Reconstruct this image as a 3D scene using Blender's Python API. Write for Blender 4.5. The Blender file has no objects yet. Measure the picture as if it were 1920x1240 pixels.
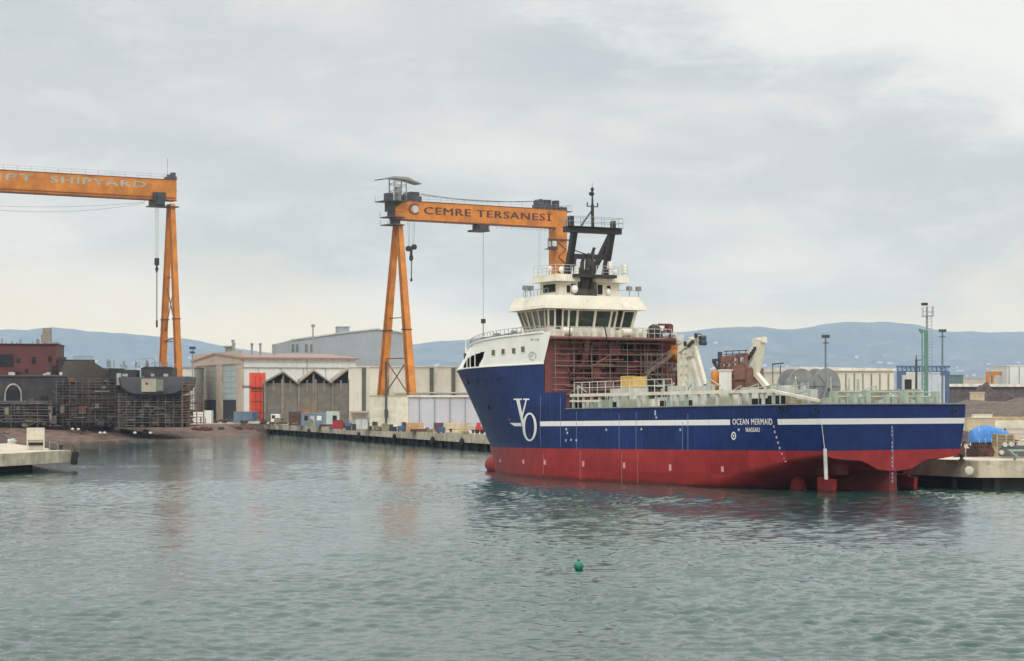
import bpy, bmesh, math, random
import numpy as np
from mathutils import Vector, Matrix, noise, geometry
random.seed(7); rng = np.random.default_rng(11)
R = math.radians
sc = bpy.context.scene
# ------------------------------------------------------------------ camera
F, HZ, EYE = 4050.0, 752.0, 8.5          # focal length (px of a 1920 px wide frame), horizon row, eye height (m)
cam = bpy.data.objects.new("camera", bpy.data.cameras.new("camera")); sc.collection.objects.link(cam)
cam.location = (0, 0, EYE); cam.rotation_euler = (R(90), 0, 0)
cam.data.sensor_width = 36; cam.data.lens = F/1920*36; cam.data.shift_y = (HZ-620)/1920
cam.data.clip_start = 0.5; cam.data.clip_end = 60000
sc.camera = cam
# ------------------------------------------------------------------ world
SUN_EL, SUN_AZ = 40.0, 188.0             # azimuth clockwise from +Y
world = bpy.data.worlds.new("World"); sc.world = world; world.use_nodes = True
nt = world.node_tree; nt.nodes.clear()
def N(t, typ, **kw):
    n = t.nodes.new(typ)
    for k, v in kw.items(): setattr(n, k, v)
    return n
def L(t, a, b): t.links.new(a, b)
def M(t, op, a, b=None, c=None, clamp=False):
    n = N(t, 'ShaderNodeMath', operation=op, use_clamp=clamp)
    for i, x in enumerate((a, b, c)):
        if x is None: continue
        if isinstance(x, (int, float)): n.inputs[i].default_value = x
        else: L(t, x, n.inputs[i])
    return n.outputs[0]
def MIX(t, fac, a, b, mode='MIX'):
    n = N(t, 'ShaderNodeMix', data_type='RGBA', blend_type=mode)
    for i, x in ((0, fac), (6, a), (7, b)):
        if isinstance(x, (int, float)): n.inputs[i].default_value = x
        elif isinstance(x, tuple): n.inputs[i].default_value = (*x[:3], 1)
        else: L(t, x, n.inputs[i])
    return n.outputs[2]
def SS(t, x, a, b):
    n = N(t, 'ShaderNodeMapRange', interpolation_type='SMOOTHSTEP'); L(t, x, n.inputs[0])
    n.inputs[1].default_value = a; n.inputs[2].default_value = b
    return n.outputs[0]
def NOISE(t, vec, scale, detail=4, rough=.5, dist=0):
    n = N(t, 'ShaderNodeTexNoise'); L(t, vec, n.inputs['Vector'])
    n.inputs['Scale'].default_value = scale; n.inputs['Detail'].default_value = detail
    n.inputs['Roughness'].default_value = rough; n.inputs['Distortion'].default_value = dist
    return n.outputs[0]
def XYZ(t, x, y, z):
    n = N(t, 'ShaderNodeCombineXYZ')
    for i, v in enumerate((x, y, z)):
        if isinstance(v, (int, float)): n.inputs[i].default_value = v
        else: L(t, v, n.inputs[i])
    return n.outputs[0]
tc = N(nt, 'ShaderNodeTexCoord'); sp = N(nt, 'ShaderNodeSeparateXYZ'); L(nt, tc.outputs['Generated'], sp.inputs[0])
az = M(nt, 'MULTIPLY', M(nt, 'ARCTAN2', sp.outputs[0], sp.outputs[1]), 57.2958)
el = M(nt, 'MULTIPLY', M(nt, 'ARCSINE', sp.outputs[2]), 57.2958)
P = XYZ(nt, M(nt, 'MULTIPLY', az, .10), M(nt, 'MULTIPLY', el, .26), 3.3)
n1 = NOISE(nt, P, 1.0, 8, .52, .25)
P2 = XYZ(nt, M(nt, 'MULTIPLY', az, .055), M(nt, 'MULTIPLY', el, .20), 9.1)
n2 = NOISE(nt, P2, 1.0, 5, .5, .2)
P3 = XYZ(nt, M(nt, 'MULTIPLY', az, .35), M(nt, 'MULTIPLY', el, .9), 5.1)
n3 = NOISE(nt, P3, 1.0, 6, .6, .3)
SKY_BLUE, SKY_GREY, SKY_LIGHT, SKY_CREAM, SKY_WHITE = (.53,.59,.625), (.655,.675,.68), (.79,.79,.77), (.81,.765,.645), (.89,.89,.86)
base = MIX(nt, SS(nt, n1, .41, .60), SKY_GREY, SKY_LIGHT)
base = MIX(nt, M(nt, 'MULTIPLY', SS(nt, n2, .45, .63), .8), base, SKY_BLUE)
base = MIX(nt, M(nt, 'MULTIPLY', SS(nt, n3, .46, .70), .40), base, SKY_LIGHT)
n4 = NOISE(nt, XYZ(nt, M(nt, 'MULTIPLY', az, .9), M(nt, 'MULTIPLY', el, 2.2), 1.7), 1.0, 6, .6, .4)
base = MIX(nt, M(nt, 'MULTIPLY', SS(nt, n4, .52, .70), .22), base, SKY_GREY)
# pale cream band low over the hills
lowel = M(nt, 'ADD', el, M(nt, 'MULTIPLY', M(nt, 'SUBTRACT', n1, .5), 8.0))
lowel = M(nt, 'ADD', lowel, M(nt, 'MULTIPLY', SS(nt, az, -7.0, 1.5), 1.0))
low = M(nt, 'SUBTRACT', 1.0, SS(nt, lowel, 2.3, 4.6))
base = MIX(nt, M(nt, 'MULTIPLY', low, .9), base, SKY_CREAM)
# brighter, thinner cloud to the upper right
diag = M(nt, 'ADD', M(nt, 'ADD', el, M(nt, 'MULTIPLY', az, .27)), M(nt, 'MULTIPLY', M(nt, 'SUBTRACT', n3, .5), 3.6))
hi = SS(nt, diag, 9.6, 12.6)
base = MIX(nt, M(nt, 'MULTIPLY', hi, .95), base, SKY_WHITE)
# the low sky is seen through kilometres of hazy air: this is how bright the cloud must be for the colours above to arrive
HAZE_D, HAZE_TOP, HAZE_LEN, HAZE_S = 0.8e-4, 650.0, 21000.0, (.31,.42,.57)
sn = M(nt, 'MAXIMUM', sp.outputs[2], .012)
pl_ = M(nt, 'MINIMUM', M(nt, 'DIVIDE', HAZE_TOP-9, sn), HAZE_LEN)
Tz = M(nt, 'EXPONENT', M(nt, 'MULTIPLY', pl_, -HAZE_D))
up_ = MIX(nt, M(nt, 'SUBTRACT', 1.0, Tz), (0, 0, 0), HAZE_S)
df = N(nt, 'ShaderNodeVectorMath', operation='SUBTRACT'); L(nt, base, df.inputs[0]); L(nt, up_, df.inputs[1])
dv = N(nt, 'ShaderNodeVectorMath', operation='SCALE'); L(nt, df.outputs[0], dv.inputs[0]); L(nt, M(nt, 'DIVIDE', 1.0, Tz), dv.inputs['Scale'])
mx = N(nt, 'ShaderNodeVectorMath', operation='MAXIMUM'); L(nt, dv.outputs[0], mx.inputs[0]); mx.inputs[1].default_value = (.05, .05, .05)
base = mx.outputs[0]
# the overcast is brighter towards the zenith and towards the sun behind the camera
gain = M(nt, 'ADD', 1.0, M(nt, 'MULTIPLY', SS(nt, el, 14, 60), 1.5))
bm_ = N(nt, 'ShaderNodeVectorMath', operation='SCALE'); L(nt, base, bm_.inputs[0]); L(nt, M(nt, 'MULTIPLY', gain, 10.0), bm_.inputs['Scale'])
sky = N(nt, 'ShaderNodeTexSky', sky_type='NISHITA', sun_disc=False)
sky.sun_elevation = R(SUN_EL); sky.sun_rotation = R(SUN_AZ); sky.dust_density = 3
col = MIX(nt, .93, sky.outputs[0], bm_.outputs[0])
bg = N(nt, 'ShaderNodeBackground'); bg.inputs[1].default_value = 0.1; L(nt, col, bg.inputs[0])
wo = N(nt, 'ShaderNodeOutputWorld'); L(nt, bg.outputs[0], wo.inputs[0])
# ------------------------------------------------------------------ sun (veiled by cloud)
sun = bpy.data.objects.new("sun", bpy.data.lights.new("sun", 'SUN')); sc.collection.objects.link(sun)
sun.data.energy = 1.4; sun.data.angle = R(18); sun.data.color = (1, .96, .9)
sd = Vector((math.sin(R(SUN_AZ))*math.cos(R(SUN_EL)), math.cos(R(SUN_AZ))*math.cos(R(SUN_EL)), math.sin(R(SUN_EL))))
sun.rotation_euler = (-sd).to_track_quat('-Z', 'Y').to_euler()
sc.view_settings.view_transform = 'Standard'; sc.view_settings.look = 'None'
sc.view_settings.exposure = 0.0; sc.view_settings.gamma = 1
sc.render.engine = 'CYCLES'
sc.cycles.use_denoising = True; sc.cycles.max_bounces = 5; sc.cycles.diffuse_bounces = 2; sc.cycles.glossy_bounces = 3
sc.cycles.volume_bounces = 0; sc.cycles.transparent_max_bounces = 8; sc.cycles.sample_clamp_indirect = 4
# ------------------------------------------------------------------ materials
MATS = {}
def mat(name, color, rough=.6, metal=0, var=.18, vscale=.6, grime=0, gcol=(.10,.07,.05), gscale=.35, bump=0, bscale=4, streak=0, ior=None, hscale=(1,1,1)):
    if name in MATS: return MATS[name]
    m = bpy.data.materials.new(name); m.use_nodes = True; t = m.node_tree
    b = t.nodes['Principled BSDF']; o = N(t, 'ShaderNodeTexCoord').outputs['Object']
    mp = N(t, 'ShaderNodeMapping'); L(t, o, mp.inputs[0]); mp.inputs['Scale'].default_value = hscale; o2 = mp.outputs[0]
    nz = NOISE(t, o2, vscale, 6, .6)
    dark = tuple(c*(1-var) for c in color); lite = tuple(min(1, c*(1+var)) for c in color)
    c = MIX(t, SS(t, nz, .3, .7), dark, lite)
    if grime:
        g = NOISE(t, o2, gscale, 8, .68)
        c = MIX(t, M(t, 'MULTIPLY', SS(t, g, .5, .72), grime), c, gcol)
    if streak:
        ms = N(t, 'ShaderNodeMapping'); L(t, o, ms.inputs[0]); ms.inputs['Scale'].default_value = (1.6, 1.6, .09)
        s = NOISE(t, ms.outputs[0], 1.0, 6, .65)
        c = MIX(t, M(t, 'MULTIPLY', SS(t, s, .52, .75), streak), c, gcol)
    L(t, c, b.inputs['Base Color'])
    b.inputs['Metallic'].default_value = metal
    r = M(t, 'ADD', rough-.08, M(t, 'MULTIPLY', nz, .16)); L(t, r, b.inputs['Roughness'])
    if ior: b.inputs['IOR'].default_value = ior
    if bump:
        bn = N(t, 'ShaderNodeBump'); bn.inputs['Strength'].default_value = bump; bn.inputs['Distance'].default_value = .1
        L(t, NOISE(t, o2, bscale, 5, .6), bn.inputs['Height']); L(t, bn.outputs[0], b.inputs['Normal'])
    MATS[name] = m; return m
RUST = (.16, .06, .03)
CONC = mat('concrete', (.47,.42,.32), .85, var=.25, vscale=.4, grime=.75, gcol=(.17,.145,.105), gscale=.6, bump=.7, bscale=2.5, streak=.6)
CONC_D = mat('shaded_concrete', (.018,.018,.017), .7, var=.3, grime=.5, gcol=(.01,.012,.01))  # near-black colour carries the shade of the void under the deck slabs
CONC_L = mat('pale_concrete', (.56,.54,.44), .85, var=.15, grime=.35, gcol=(.25,.22,.16), streak=.3)
ORANGE = mat('orange_paint', (.50,.178,.020), .55, var=.24, vscale=.3, grime=.6, gcol=(.34,.09,.02), gscale=.25, streak=.4)
ORANGE2 = mat('red_orange_paint', (.72,.07,.025), .5, var=.12, grime=.3, gcol=(.35,.05,.02))
DARKSTEEL = mat('dark_steel', (.035,.04,.05), .55, var=.3)
BLACK = mat('black_paint', (.012,.013,.014), .5, var=.3)
RUBBER = mat('black_rubber', (.012,.012,.013), .8, var=.3)
WHITE = mat('white_paint', (.80,.80,.77), .45, var=.05, grime=.22, gcol=(.55,.5,.42), gscale=.2, streak=.22)
CREAM = mat('cream_paint', (.66,.63,.53), .5, var=.08, grime=.4, gcol=(.40,.31,.2), gscale=.5, streak=.35)
GREYW = mat('grey_white_paint', (.50,.51,.48), .55, var=.12, grime=.4, gcol=(.28,.25,.2), streak=.3)
GREY = mat('grey_paint', (.24,.255,.26), .55, var=.15, grime=.35, gcol=(.14,.12,.1))
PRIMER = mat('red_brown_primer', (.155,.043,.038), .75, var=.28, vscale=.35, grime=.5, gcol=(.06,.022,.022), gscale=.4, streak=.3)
PRIMER_D = mat('dark_and_shaded_primer', (.05,.018,.018), .8, var=.4, grime=.5, gcol=(.015,.01,.01))  # dark boards and scrap; also the painted shade inside the galleries
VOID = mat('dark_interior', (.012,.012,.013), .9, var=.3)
TUBE = mat('galvanised_tube', (.30,.27,.25), .5, metal=.2, var=.2)
TUBE_R = mat('dusty_tube', (.15,.125,.11), .6, var=.25)
GLASS = mat('dark_glass', (.03,.045,.035), .08, var=.25, vscale=.4)
YELLOW = mat('yellow_paint', (.62,.40,.10), .55, var=.1, grime=.25)
GREEN = mat('green_paint', (.08,.19,.15), .55, var=.15, grime=.3)
PALEGREEN = mat('pale_green_paint', (.34,.40,.33), .6, var=.12, grime=.35, gcol=(.2,.18,.14))
BLUEP = mat('blue_paint', (.05,.10,.21), .55, var=.15, grime=.3)
TARP = mat('blue_tarpaulin', (.028,.17,.48), .5, var=.18, vscale=1.5, bump=.5, bscale=2.5)
WOOD = mat('timber', (.50,.38,.21), .8, var=.25, vscale=1.2, grime=.4, gcol=(.25,.17,.09))
RUSTM = mat('rusty_steel', (.10,.045,.03), .85, var=.4, vscale=.8, grime=.6, gcol=(.04,.025,.02))
REDP = mat('red_paint', (.42,.03,.03), .5, var=.15, grime=.3)
WATERMARK = mat('faded_marking', (.42,.44,.45), .6, var=.1)
LETTER_D = mat('dark_lettering', (.07,.025,.02), .6, var=.2)
LETTER_G = mat('grey_lettering', (.33,.33,.27), .6, var=.2)
# ------------------------------------------------------------------ mesh builder
class MB:
    def __init__(s): s.v = []; s.f = []; s.m = []
    def add(s, vs, fs, mi=0):
        o = len(s.v); s.v += [tuple(p) for p in vs]
        for f in fs: s.f.append(tuple(i+o for i in f)); s.m.append(mi)
        return s
    def box(s, x0, x1, y0, y1, z0, z1, mi=0):
        if x0 > x1: x0, x1 = x1, x0
        if y0 > y1: y0, y1 = y1, y0
        if z0 > z1: z0, z1 = z1, z0
        v = [(x0,y0,z0),(x1,y0,z0),(x1,y1,z0),(x0,y1,z0),(x0,y0,z1),(x1,y0,z1),(x1,y1,z1),(x0,y1,z1)]
        return s.add(v, [(0,3,2,1),(4,5,6,7),(0,1,5,4),(1,2,6,5),(2,3,7,6),(3,0,4,7)], mi)
    def bar(s, p, q, w, h=None, w2=None, h2=None, up=(0,0,1), mi=0):
        p, q = Vector(p), Vector(q); h = w if h is None else h; w2 = w if w2 is None else w2; h2 = h if h2 is None else h2
        d = (q-p).normalized(); u = Vector(up)
        if abs(d.dot(u)) > .98: u = Vector((1,0,0))
        a = d.cross(u).normalized(); b = a.cross(d)
        v = [p+a*w/2*i+b*h/2*j for i, j in ((-1,-1),(1,-1),(1,1),(-1,1))] + [q+a*w2/2*i+b*h2/2*j for i, j in ((-1,-1),(1,-1),(1,1),(-1,1))]
        return s.add(v, [(0,1,2,3),(7,6,5,4),(0,4,5,1),(1,5,6,2),(2,6,7,3),(3,7,4,0)], mi)
    def tube(s, p, q, r, n=6, r2=None, mi=0, cap=True):
        p, q = Vector(p), Vector(q); r2 = r if r2 is None else r2
        d = (q-p).normalized(); u = Vector((0,0,1)) if abs(d.z) < .95 else Vector((1,0,0))
        a = d.cross(u).normalized(); b = a.cross(d); v = []
        for c, rr in ((p, r), (q, r2)):
            for i in range(n):
                t = 2*math.pi*i/n; v.append(c+(a*math.cos(t)+b*math.sin(t))*rr)
        f = [(i, (i+1)%n, n+(i+1)%n, n+i) for i in range(n)]
        if cap: f += [tuple(range(n-1,-1,-1)), tuple(range(n, 2*n))]
        return s.add(v, f, mi)
    def path(s, pts, r, n=5, mi=0):
        for a, b in zip(pts[:-1], pts[1:]): s.tube(a, b, r, n, mi=mi)
        return s
    def prism(s, poly, d, mi=0):          # poly: list of 3D points (planar), extruded by vector d
        n = len(poly); d = Vector(d); a = [Vector(p) for p in poly]; v = a + [p+d for p in a]
        f = [tuple(range(n-1,-1,-1)), tuple(range(n, 2*n))] + [(i, (i+1)%n, n+(i+1)%n, n+i) for i in range(n)]
        return s.add(v, f, mi)
    def ball(s, c, rx, ry, rz, n=12, m=8, mi=0):
        v = []; f = []
        for j in range(m+1):
            ph = math.pi*j/m
            for i in range(n):
                t = 2*math.pi*i/n
                v.append((c[0]+rx*math.sin(ph)*math.cos(t), c[1]+ry*math.sin(ph)*math.sin(t), c[2]+rz*math.cos(ph)))
        for j in range(m):
            for i in range(n): f.append((j*n+i, (j+1)*n+i, (j+1)*n+(i+1)%n, j*n+(i+1)%n))
        return s.add(v, f, mi)
    def lathe(s, c, axis, prof, n=20, mi=0):   # prof: (along axis, radius)
        c = Vector(c); d = Vector(axis).normalized(); u = Vector((0,0,1)) if abs(d.z) < .95 else Vector((1,0,0))
        a = d.cross(u).normalized(); b = a.cross(d); v = []; f = []
        for h, r in prof:
            for i in range(n):
                t = 2*math.pi*i/n; v.append(c+d*h+(a*math.cos(t)+b*math.sin(t))*r)
        for j in range(len(prof)-1):
            for i in range(n): f.append((j*n+i, j*n+(i+1)%n, (j+1)*n+(i+1)%n, (j+1)*n+i))
        return s.add(v, f, mi)
    def split(s, name, mats, parent=None, smooth=None):
        out = []
        k0 = 0; n = len(s.v); par = list(range(n))
        def fd(a):
            while par[a] != a: par[a] = par[par[a]]; a = par[a]
            return a
        for f in s.f:
            for i in f[1:]: par[fd(i)] = fd(f[0])
        grp = {}
        for f, m_ in zip(s.f, s.m): grp.setdefault(fd(f[0]), []).append((f, m_))
        for fs in grp.values():
            ids = sorted(set(i for f, _ in fs for i in f)); mp = {i: k for k, i in enumerate(ids)}; q = MB()
            q.v = [s.v[i] for i in ids]; q.f = [tuple(mp[i] for i in f) for f, _ in fs]; q.m = [m_ for _, m_ in fs]
            out.append(q.build(name, mats, parent, smooth))
        return out
    def build(s, name, mats, parent=None, smooth=None, label=None, fix=True):
        me = bpy.data.meshes.new(name); me.from_pydata(s.v, [], s.f)
        for m in (mats if isinstance(mats, (list, tuple)) else [mats]): me.materials.append(m)
        me.polygons.foreach_set('material_index', s.m)
        if fix:
            bm = bmesh.new(); bm.from_mesh(me); bmesh.ops.remove_doubles(bm, verts=bm.verts, dist=1e-5)
            bmesh.ops.recalc_face_normals(bm, faces=bm.faces); bm.to_mesh(me); bm.free()
        if smooth:
            me.polygons.foreach_set('use_smooth', [True]*len(me.polygons)); me.set_sharp_from_angle(angle=R(smooth))
        o = bpy.data.objects.new(name, me); sc.collection.objects.link(o)
        if parent: o.parent = parent
        if label: o['label'] = label
        return o
def tag(o, label, cat, group=None, kind=None):
    if label: o['label'] = label
    if cat: o['category'] = cat
    if group: o['group'] = group
    if kind: o['kind'] = kind
    return o
def thing(name, label, cat, loc=(0,0,0), rz=0, group=None):
    o = bpy.data.objects.new(name, None); sc.collection.objects.link(o); o.empty_display_size = .5
    o.location = loc; o.rotation_euler = (0, 0, rz); return tag(o, label, cat, group)
def copy_tree(o, parent=None):
    c = o.copy(); sc.collection.objects.link(c)
    if parent: c.parent = parent
    for ch in list(o.children): copy_tree(ch, c)
    return c
def at(px, py, D): return Vector(((px-960)/F*D, D, EYE+(HZ-py)/F*D))
def text_mesh(s, size=1.0, bold=0):
    cu = bpy.data.curves.new('txt', 'FONT'); cu.body = s; cu.size = size; cu.resolution_u = 3; cu.offset = bold; cu.space_character = 1.12
    o = bpy.data.objects.new('txt', cu); sc.collection.objects.link(o)
    dg = bpy.context.evaluated_depsgraph_get(); me = o.evaluated_get(dg).to_mesh()
    vs = [tuple(v.co) for v in me.vertices]; fs = [tuple(p.vertices) for p in me.polygons]
    bpy.data.objects.remove(o); return vs, fs
# ================================================================== setting: water, ground, quays, hills
G = 2.6                                   # quay level above the water
def make_water():
    Y = [40.0]
    while Y[-1] < 420: Y.append(Y[-1] + .15*(Y[-1]/70)**.95)
    Y = np.array(Y); nr = len(Y); nc = 560
    S = np.linspace(-1, 1, nc)
    X = S[None, :]*(0.255*Y[:, None]+16); YY = np.repeat(Y[:, None], nc, 1)
    Z = np.zeros_like(X); r = np.random.default_rng(5)
    for k in range(130):
        if k < 85: lam = .46*(4.6)**(r.random()**1.25); th = r.normal(R(76), .62); amp = .0062*lam**.95*r.uniform(.5, 1.3)
        else: lam = r.uniform(.34, .6); th = r.normal(R(70), .8); amp = .0028*lam*r.uniform(.5, 1.3)
        kx, ky = 2*math.pi/lam*math.cos(th), 2*math.pi/lam*math.sin(th); ph = r.random()*6.28
        q = kx*X+ky*YY+ph
        spc = np.gradient(Y)[:, None]*1.0
        fade = np.clip((lam/ spc - 2.2)/2.0, 0, 1)
        Z += amp*fade*(np.sin(q)+.34*np.sin(2*q+1.57))
    # gusts: patches of rougher and smoother water
    g = np.zeros_like(X)
    for k in range(14):
        lam = r.uniform(18, 90); th = r.uniform(0, 3.14); g += np.sin(2*math.pi/lam*(math.cos(th)*X*1.0+math.sin(th)*YY*.6)+r.random()*6.28)
    Z *= np.clip(.72+.13*g, .35, 1.25)
    edge = np.clip((1-np.abs(S))/.06, 0, 1)[None, :]*np.clip((420-Y)/60, 0, 1)[:, None]*np.clip((Y-40)/6, 0, 1)[:, None]
    Z *= edge
    co = np.stack([X, YY, Z], -1).reshape(-1, 3)
    i = np.arange(nr*nc).reshape(nr, nc)
    q = np.stack([i[:-1, :-1], i[:-1, 1:], i[1:, 1:], i[1:, :-1]], -1).reshape(-1, 4)
    # outer flat sheet joined along the patch edge
    n0 = len(co); ext = []; extq = []
    L0, L1, R0, R1 = i[0, 0], i[-1, 0], i[0, -1], i[-1, -1]
    e = np.array([(-900, -300, 0), (900, -300, 0), (900, 420, 0), (-900, 420, 0), (-900, 900, 0), (900, 900, 0), (-900, 40, 0), (900, 40, 0)], float)
    co = np.concatenate([co, e]); a = lambda k: n0+k
    extq += [(a(0), a(1), a(7), a(6))]
    extq += [(a(6), L0, L1, a(3)), (R0, a(7), a(2), R1), (a(3), a(2), a(5), a(4))]
    faces = q.tolist()+[list(f) for f in extq]
    me = bpy.data.meshes.new('water'); me.vertices.add(len(co)); me.vertices.foreach_set('co', co.ravel())
    nl = sum(len(f) for f in faces); me.loops.add(nl); me.polygons.add(len(faces))
    me.loops.foreach_set('vertex_index', np.array([x for f in faces for x in f], dtype=np.int32))
    st = np.arange(0, nl, 4, dtype=np.int32); me.polygons.foreach_set('loop_start', st)
    me.update(calc_edges=True); me.validate()
    me.polygons.foreach_set('use_smooth', [True]*len(me.polygons))
    m = bpy.data.materials.new('harbour_water'); m.use_nodes = True; t = m.node_tree; b = t.nodes['Principled BSDF']
    g_ = N(t, 'ShaderNodeNewGeometry').outputs['Position']
    mp = N(t, 'ShaderNodeMapping'); L(t, g_, mp.inputs[0]); mp.inputs['Scale'].default_value = (1, .75, 1)
    c = MIX(t, SS(t, NOISE(t, g_, .03, 3), .35, .65), (.010,.044,.037), (.017,.060,.051)); L(t, c, b.inputs['Base Color'])
    b.inputs['Roughness'].default_value = .04; b.inputs['IOR'].default_value = 1.36
    h = M(t, 'ADD', NOISE(t, mp.outputs[0], 2.3, 5, .58, .3), M(t, 'MULTIPLY', NOISE(t, mp.outputs[0], .55, 3, .5), 1.6))
    bn = N(t, 'ShaderNodeBump'); bn.inputs['Strength'].default_value = .42; bn.inputs['Distance'].default_value = .08
    L(t, h, bn.inputs['Height']); L(t, bn.outputs[0], b.inputs['Normal'])
    me.materials.append(m)
    o = bpy.data.objects.new('water', me); sc.collection.objects.link(o); o['kind'] = 'structure'
make_water()
def poly_sheet(mb, pts, z, mi=0):
    tri = geometry.tessellate_polygon([[Vector((x, y, 0)) for x, y in pts]])
    mb.add([(x, y, z) for x, y in pts], [tuple(t) for t in tri], mi)
# quay edges as plan polylines
QL = [(-66.6, 574), (-4.6, 370), (14, 310)]                 # far left quay, running towards the ship
E2 = Vector((-.5225, .8526, 0)); E1 = Vector((.8526, .5225, 0))
QR0 = Vector((44.6, 206.8, 0))
QR = [(14, 310), (QR0.x-.5225*84, QR0.y+.8526*84), (QR0.x, QR0.y), (140, 209)]     # right quay
beach_top = [(-260, 470), (-118, 472), (-103, 482), (-90, 505), (-82, 540), (-66.6, 574)]
beach_bot = [(-260, 435), (-106, 441), (-91, 453), (-74, 490), (-66.5, 525), (-63, 566)]
GROUND = mat('yard_ground', (.29,.25,.185), .95, var=.3, vscale=.05, grime=.6, gcol=(.12,.085,.065), gscale=.07, bump=.4)
BEACH = mat('rusty_beach', (.11,.066,.046), .95, var=.5, vscale=.5, grime=.85, gcol=(.045,.034,.028), gscale=.55, bump=.7, bscale=1.5)
mb = MB()
land = beach_top + QL[1:] + QR[1:] + [(10900, 209), (10900, 20990), (-10900, 20990), (-10900, 470)]
poly_sheet(mb, land, G-.012)
go = mb.build('ground', GROUND); go['kind'] = 'structure'
mb = MB()
nb = 60
def lerp_poly(P, t):
    d = [0]
    for a, b in zip(P[:-1], P[1:]): d.append(d[-1]+math.hypot(b[0]-a[0], b[1]-a[1]))
    x = t*d[-1]
    for k in range(len(P)-1):
        if x <= d[k+1] or k == len(P)-2:
            f = (x-d[k])/(d[k+1]-d[k]); return (P[k][0]+(P[k+1][0]-P[k][0])*f, P[k][1]+(P[k+1][1]-P[k][1])*f)
vs = []; fs = []; K = 8
for i in range(nb+1):
    a = lerp_poly(beach_top, i/nb); b = lerp_poly(beach_bot, i/nb)
    for j in range(K+1):
        t = j/K*1.12; x = a[0]+(b[0]-a[0])*t; y = a[1]+(b[1]-a[1])*t
        z = G-.012-(G+.02)*t + (0 if j in (0,) else .8*noise.noise(Vector((x*.25, y*.25, 0))))
        vs.append((x, y, z))
for i in range(nb):
    for j in range(K):
        p = i*(K+1)+j; fs.append((p, p+1, p+K+2, p+K+1))
mb.add(vs, fs); bo = mb.build('beach', BEACH, smooth=60); bo['kind'] = 'structure'
def quay(name, P, width, thick=1.45, step=6.0, pile=True):
    """concrete deck slab on a recessed dark wall with piles; P runs with the land on its left-hand side"""
    mb = MB(); w = MB(); n = len(P)
    V = [Vector((p[0], p[1], 0)) for p in P]
    nor = []
    for k in range(n-1):
        d = (V[k+1]-V[k]).normalized(); nor.append(Vector((-d.y, d.x, 0)))
    off = []
    for k in range(n):
        if k == 0: q = nor[0]
        elif k == n-1: q = nor[-1]
        else:
            q = (nor[k-1]+nor[k]); q = q/(q.dot(nor[k]))
        off.append(q)
    for k in range(n-1):
        a, b = V[k], V[k+1]; ai, bi = a+off[k]*width, b+off[k+1]*width
        mb.prism([(a.x,a.y,G-thick),(b.x,b.y,G-thick),(bi.x,bi.y,G-thick),(ai.x,ai.y,G-thick)], (0,0,thick+.004))
        a2, b2 = a+off[k]*1.3, b+off[k+1]*1.3
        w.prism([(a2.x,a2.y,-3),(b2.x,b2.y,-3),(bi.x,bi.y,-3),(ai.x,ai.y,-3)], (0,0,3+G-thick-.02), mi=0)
        ln = (b-a).length; d = (b-a)/ln
        if pile:
            s = 2.0
            while s < ln:
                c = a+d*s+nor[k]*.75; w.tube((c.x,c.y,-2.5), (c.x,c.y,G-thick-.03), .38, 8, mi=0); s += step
        # low kerb along the edge
        a3, b3 = a+off[k]*.5, b+off[k+1]*.5
        mb.prism([(a.x,a.y,G+.004),(b.x,b.y,G+.004),(b3.x,b3.y,G+.004),(a3.x,a3.y,G+.004)], (0,0,.18))
    root = mb.build(name, CONC); root['kind'] = 'structure'
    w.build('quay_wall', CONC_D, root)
    return root
q1 = quay('quay', QL, 14)
q2 = quay('quay', QR, 12)
PIERP = [(-120, 205), (-70, 208), (-57.2, 255), (-54.6, 267.5), (-57.3, 271), (-76, 321), (-95, 352)]
mb = MB(); ptsP = PIERP+[(-160, 352), (-160, 205)]
vb = [Vector((x, y, 1.05)) for x, y in ptsP]
tri = geometry.tessellate_polygon([vb]); n = len(vb)
mb.add([(p.x,p.y,2.4) for p in vb]+[(p.x,p.y,.95) for p in vb], [tuple(t) for t in tri]+[tuple(i+n for i in t) for t in tri]+[(i,(i+1)%n,(i+1)%n+n,i+n) for i in range(n)])
pier = mb.build('pier', CONC); pier['kind'] = 'structure'
mb = MB(); ins = [(-120, 211), (-74, 213), (-61, 256), (-58.6, 264), (-60.6, 270), (-79, 321), (-97, 352), (-160, 352), (-160, 211)]
vb = [Vector((x, y, 0)) for x, y in ins]; n = len(vb)
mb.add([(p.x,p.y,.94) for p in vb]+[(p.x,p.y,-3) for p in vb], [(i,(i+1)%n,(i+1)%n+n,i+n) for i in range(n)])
mb.build('pier_wall', CONC_D, pier)
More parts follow.
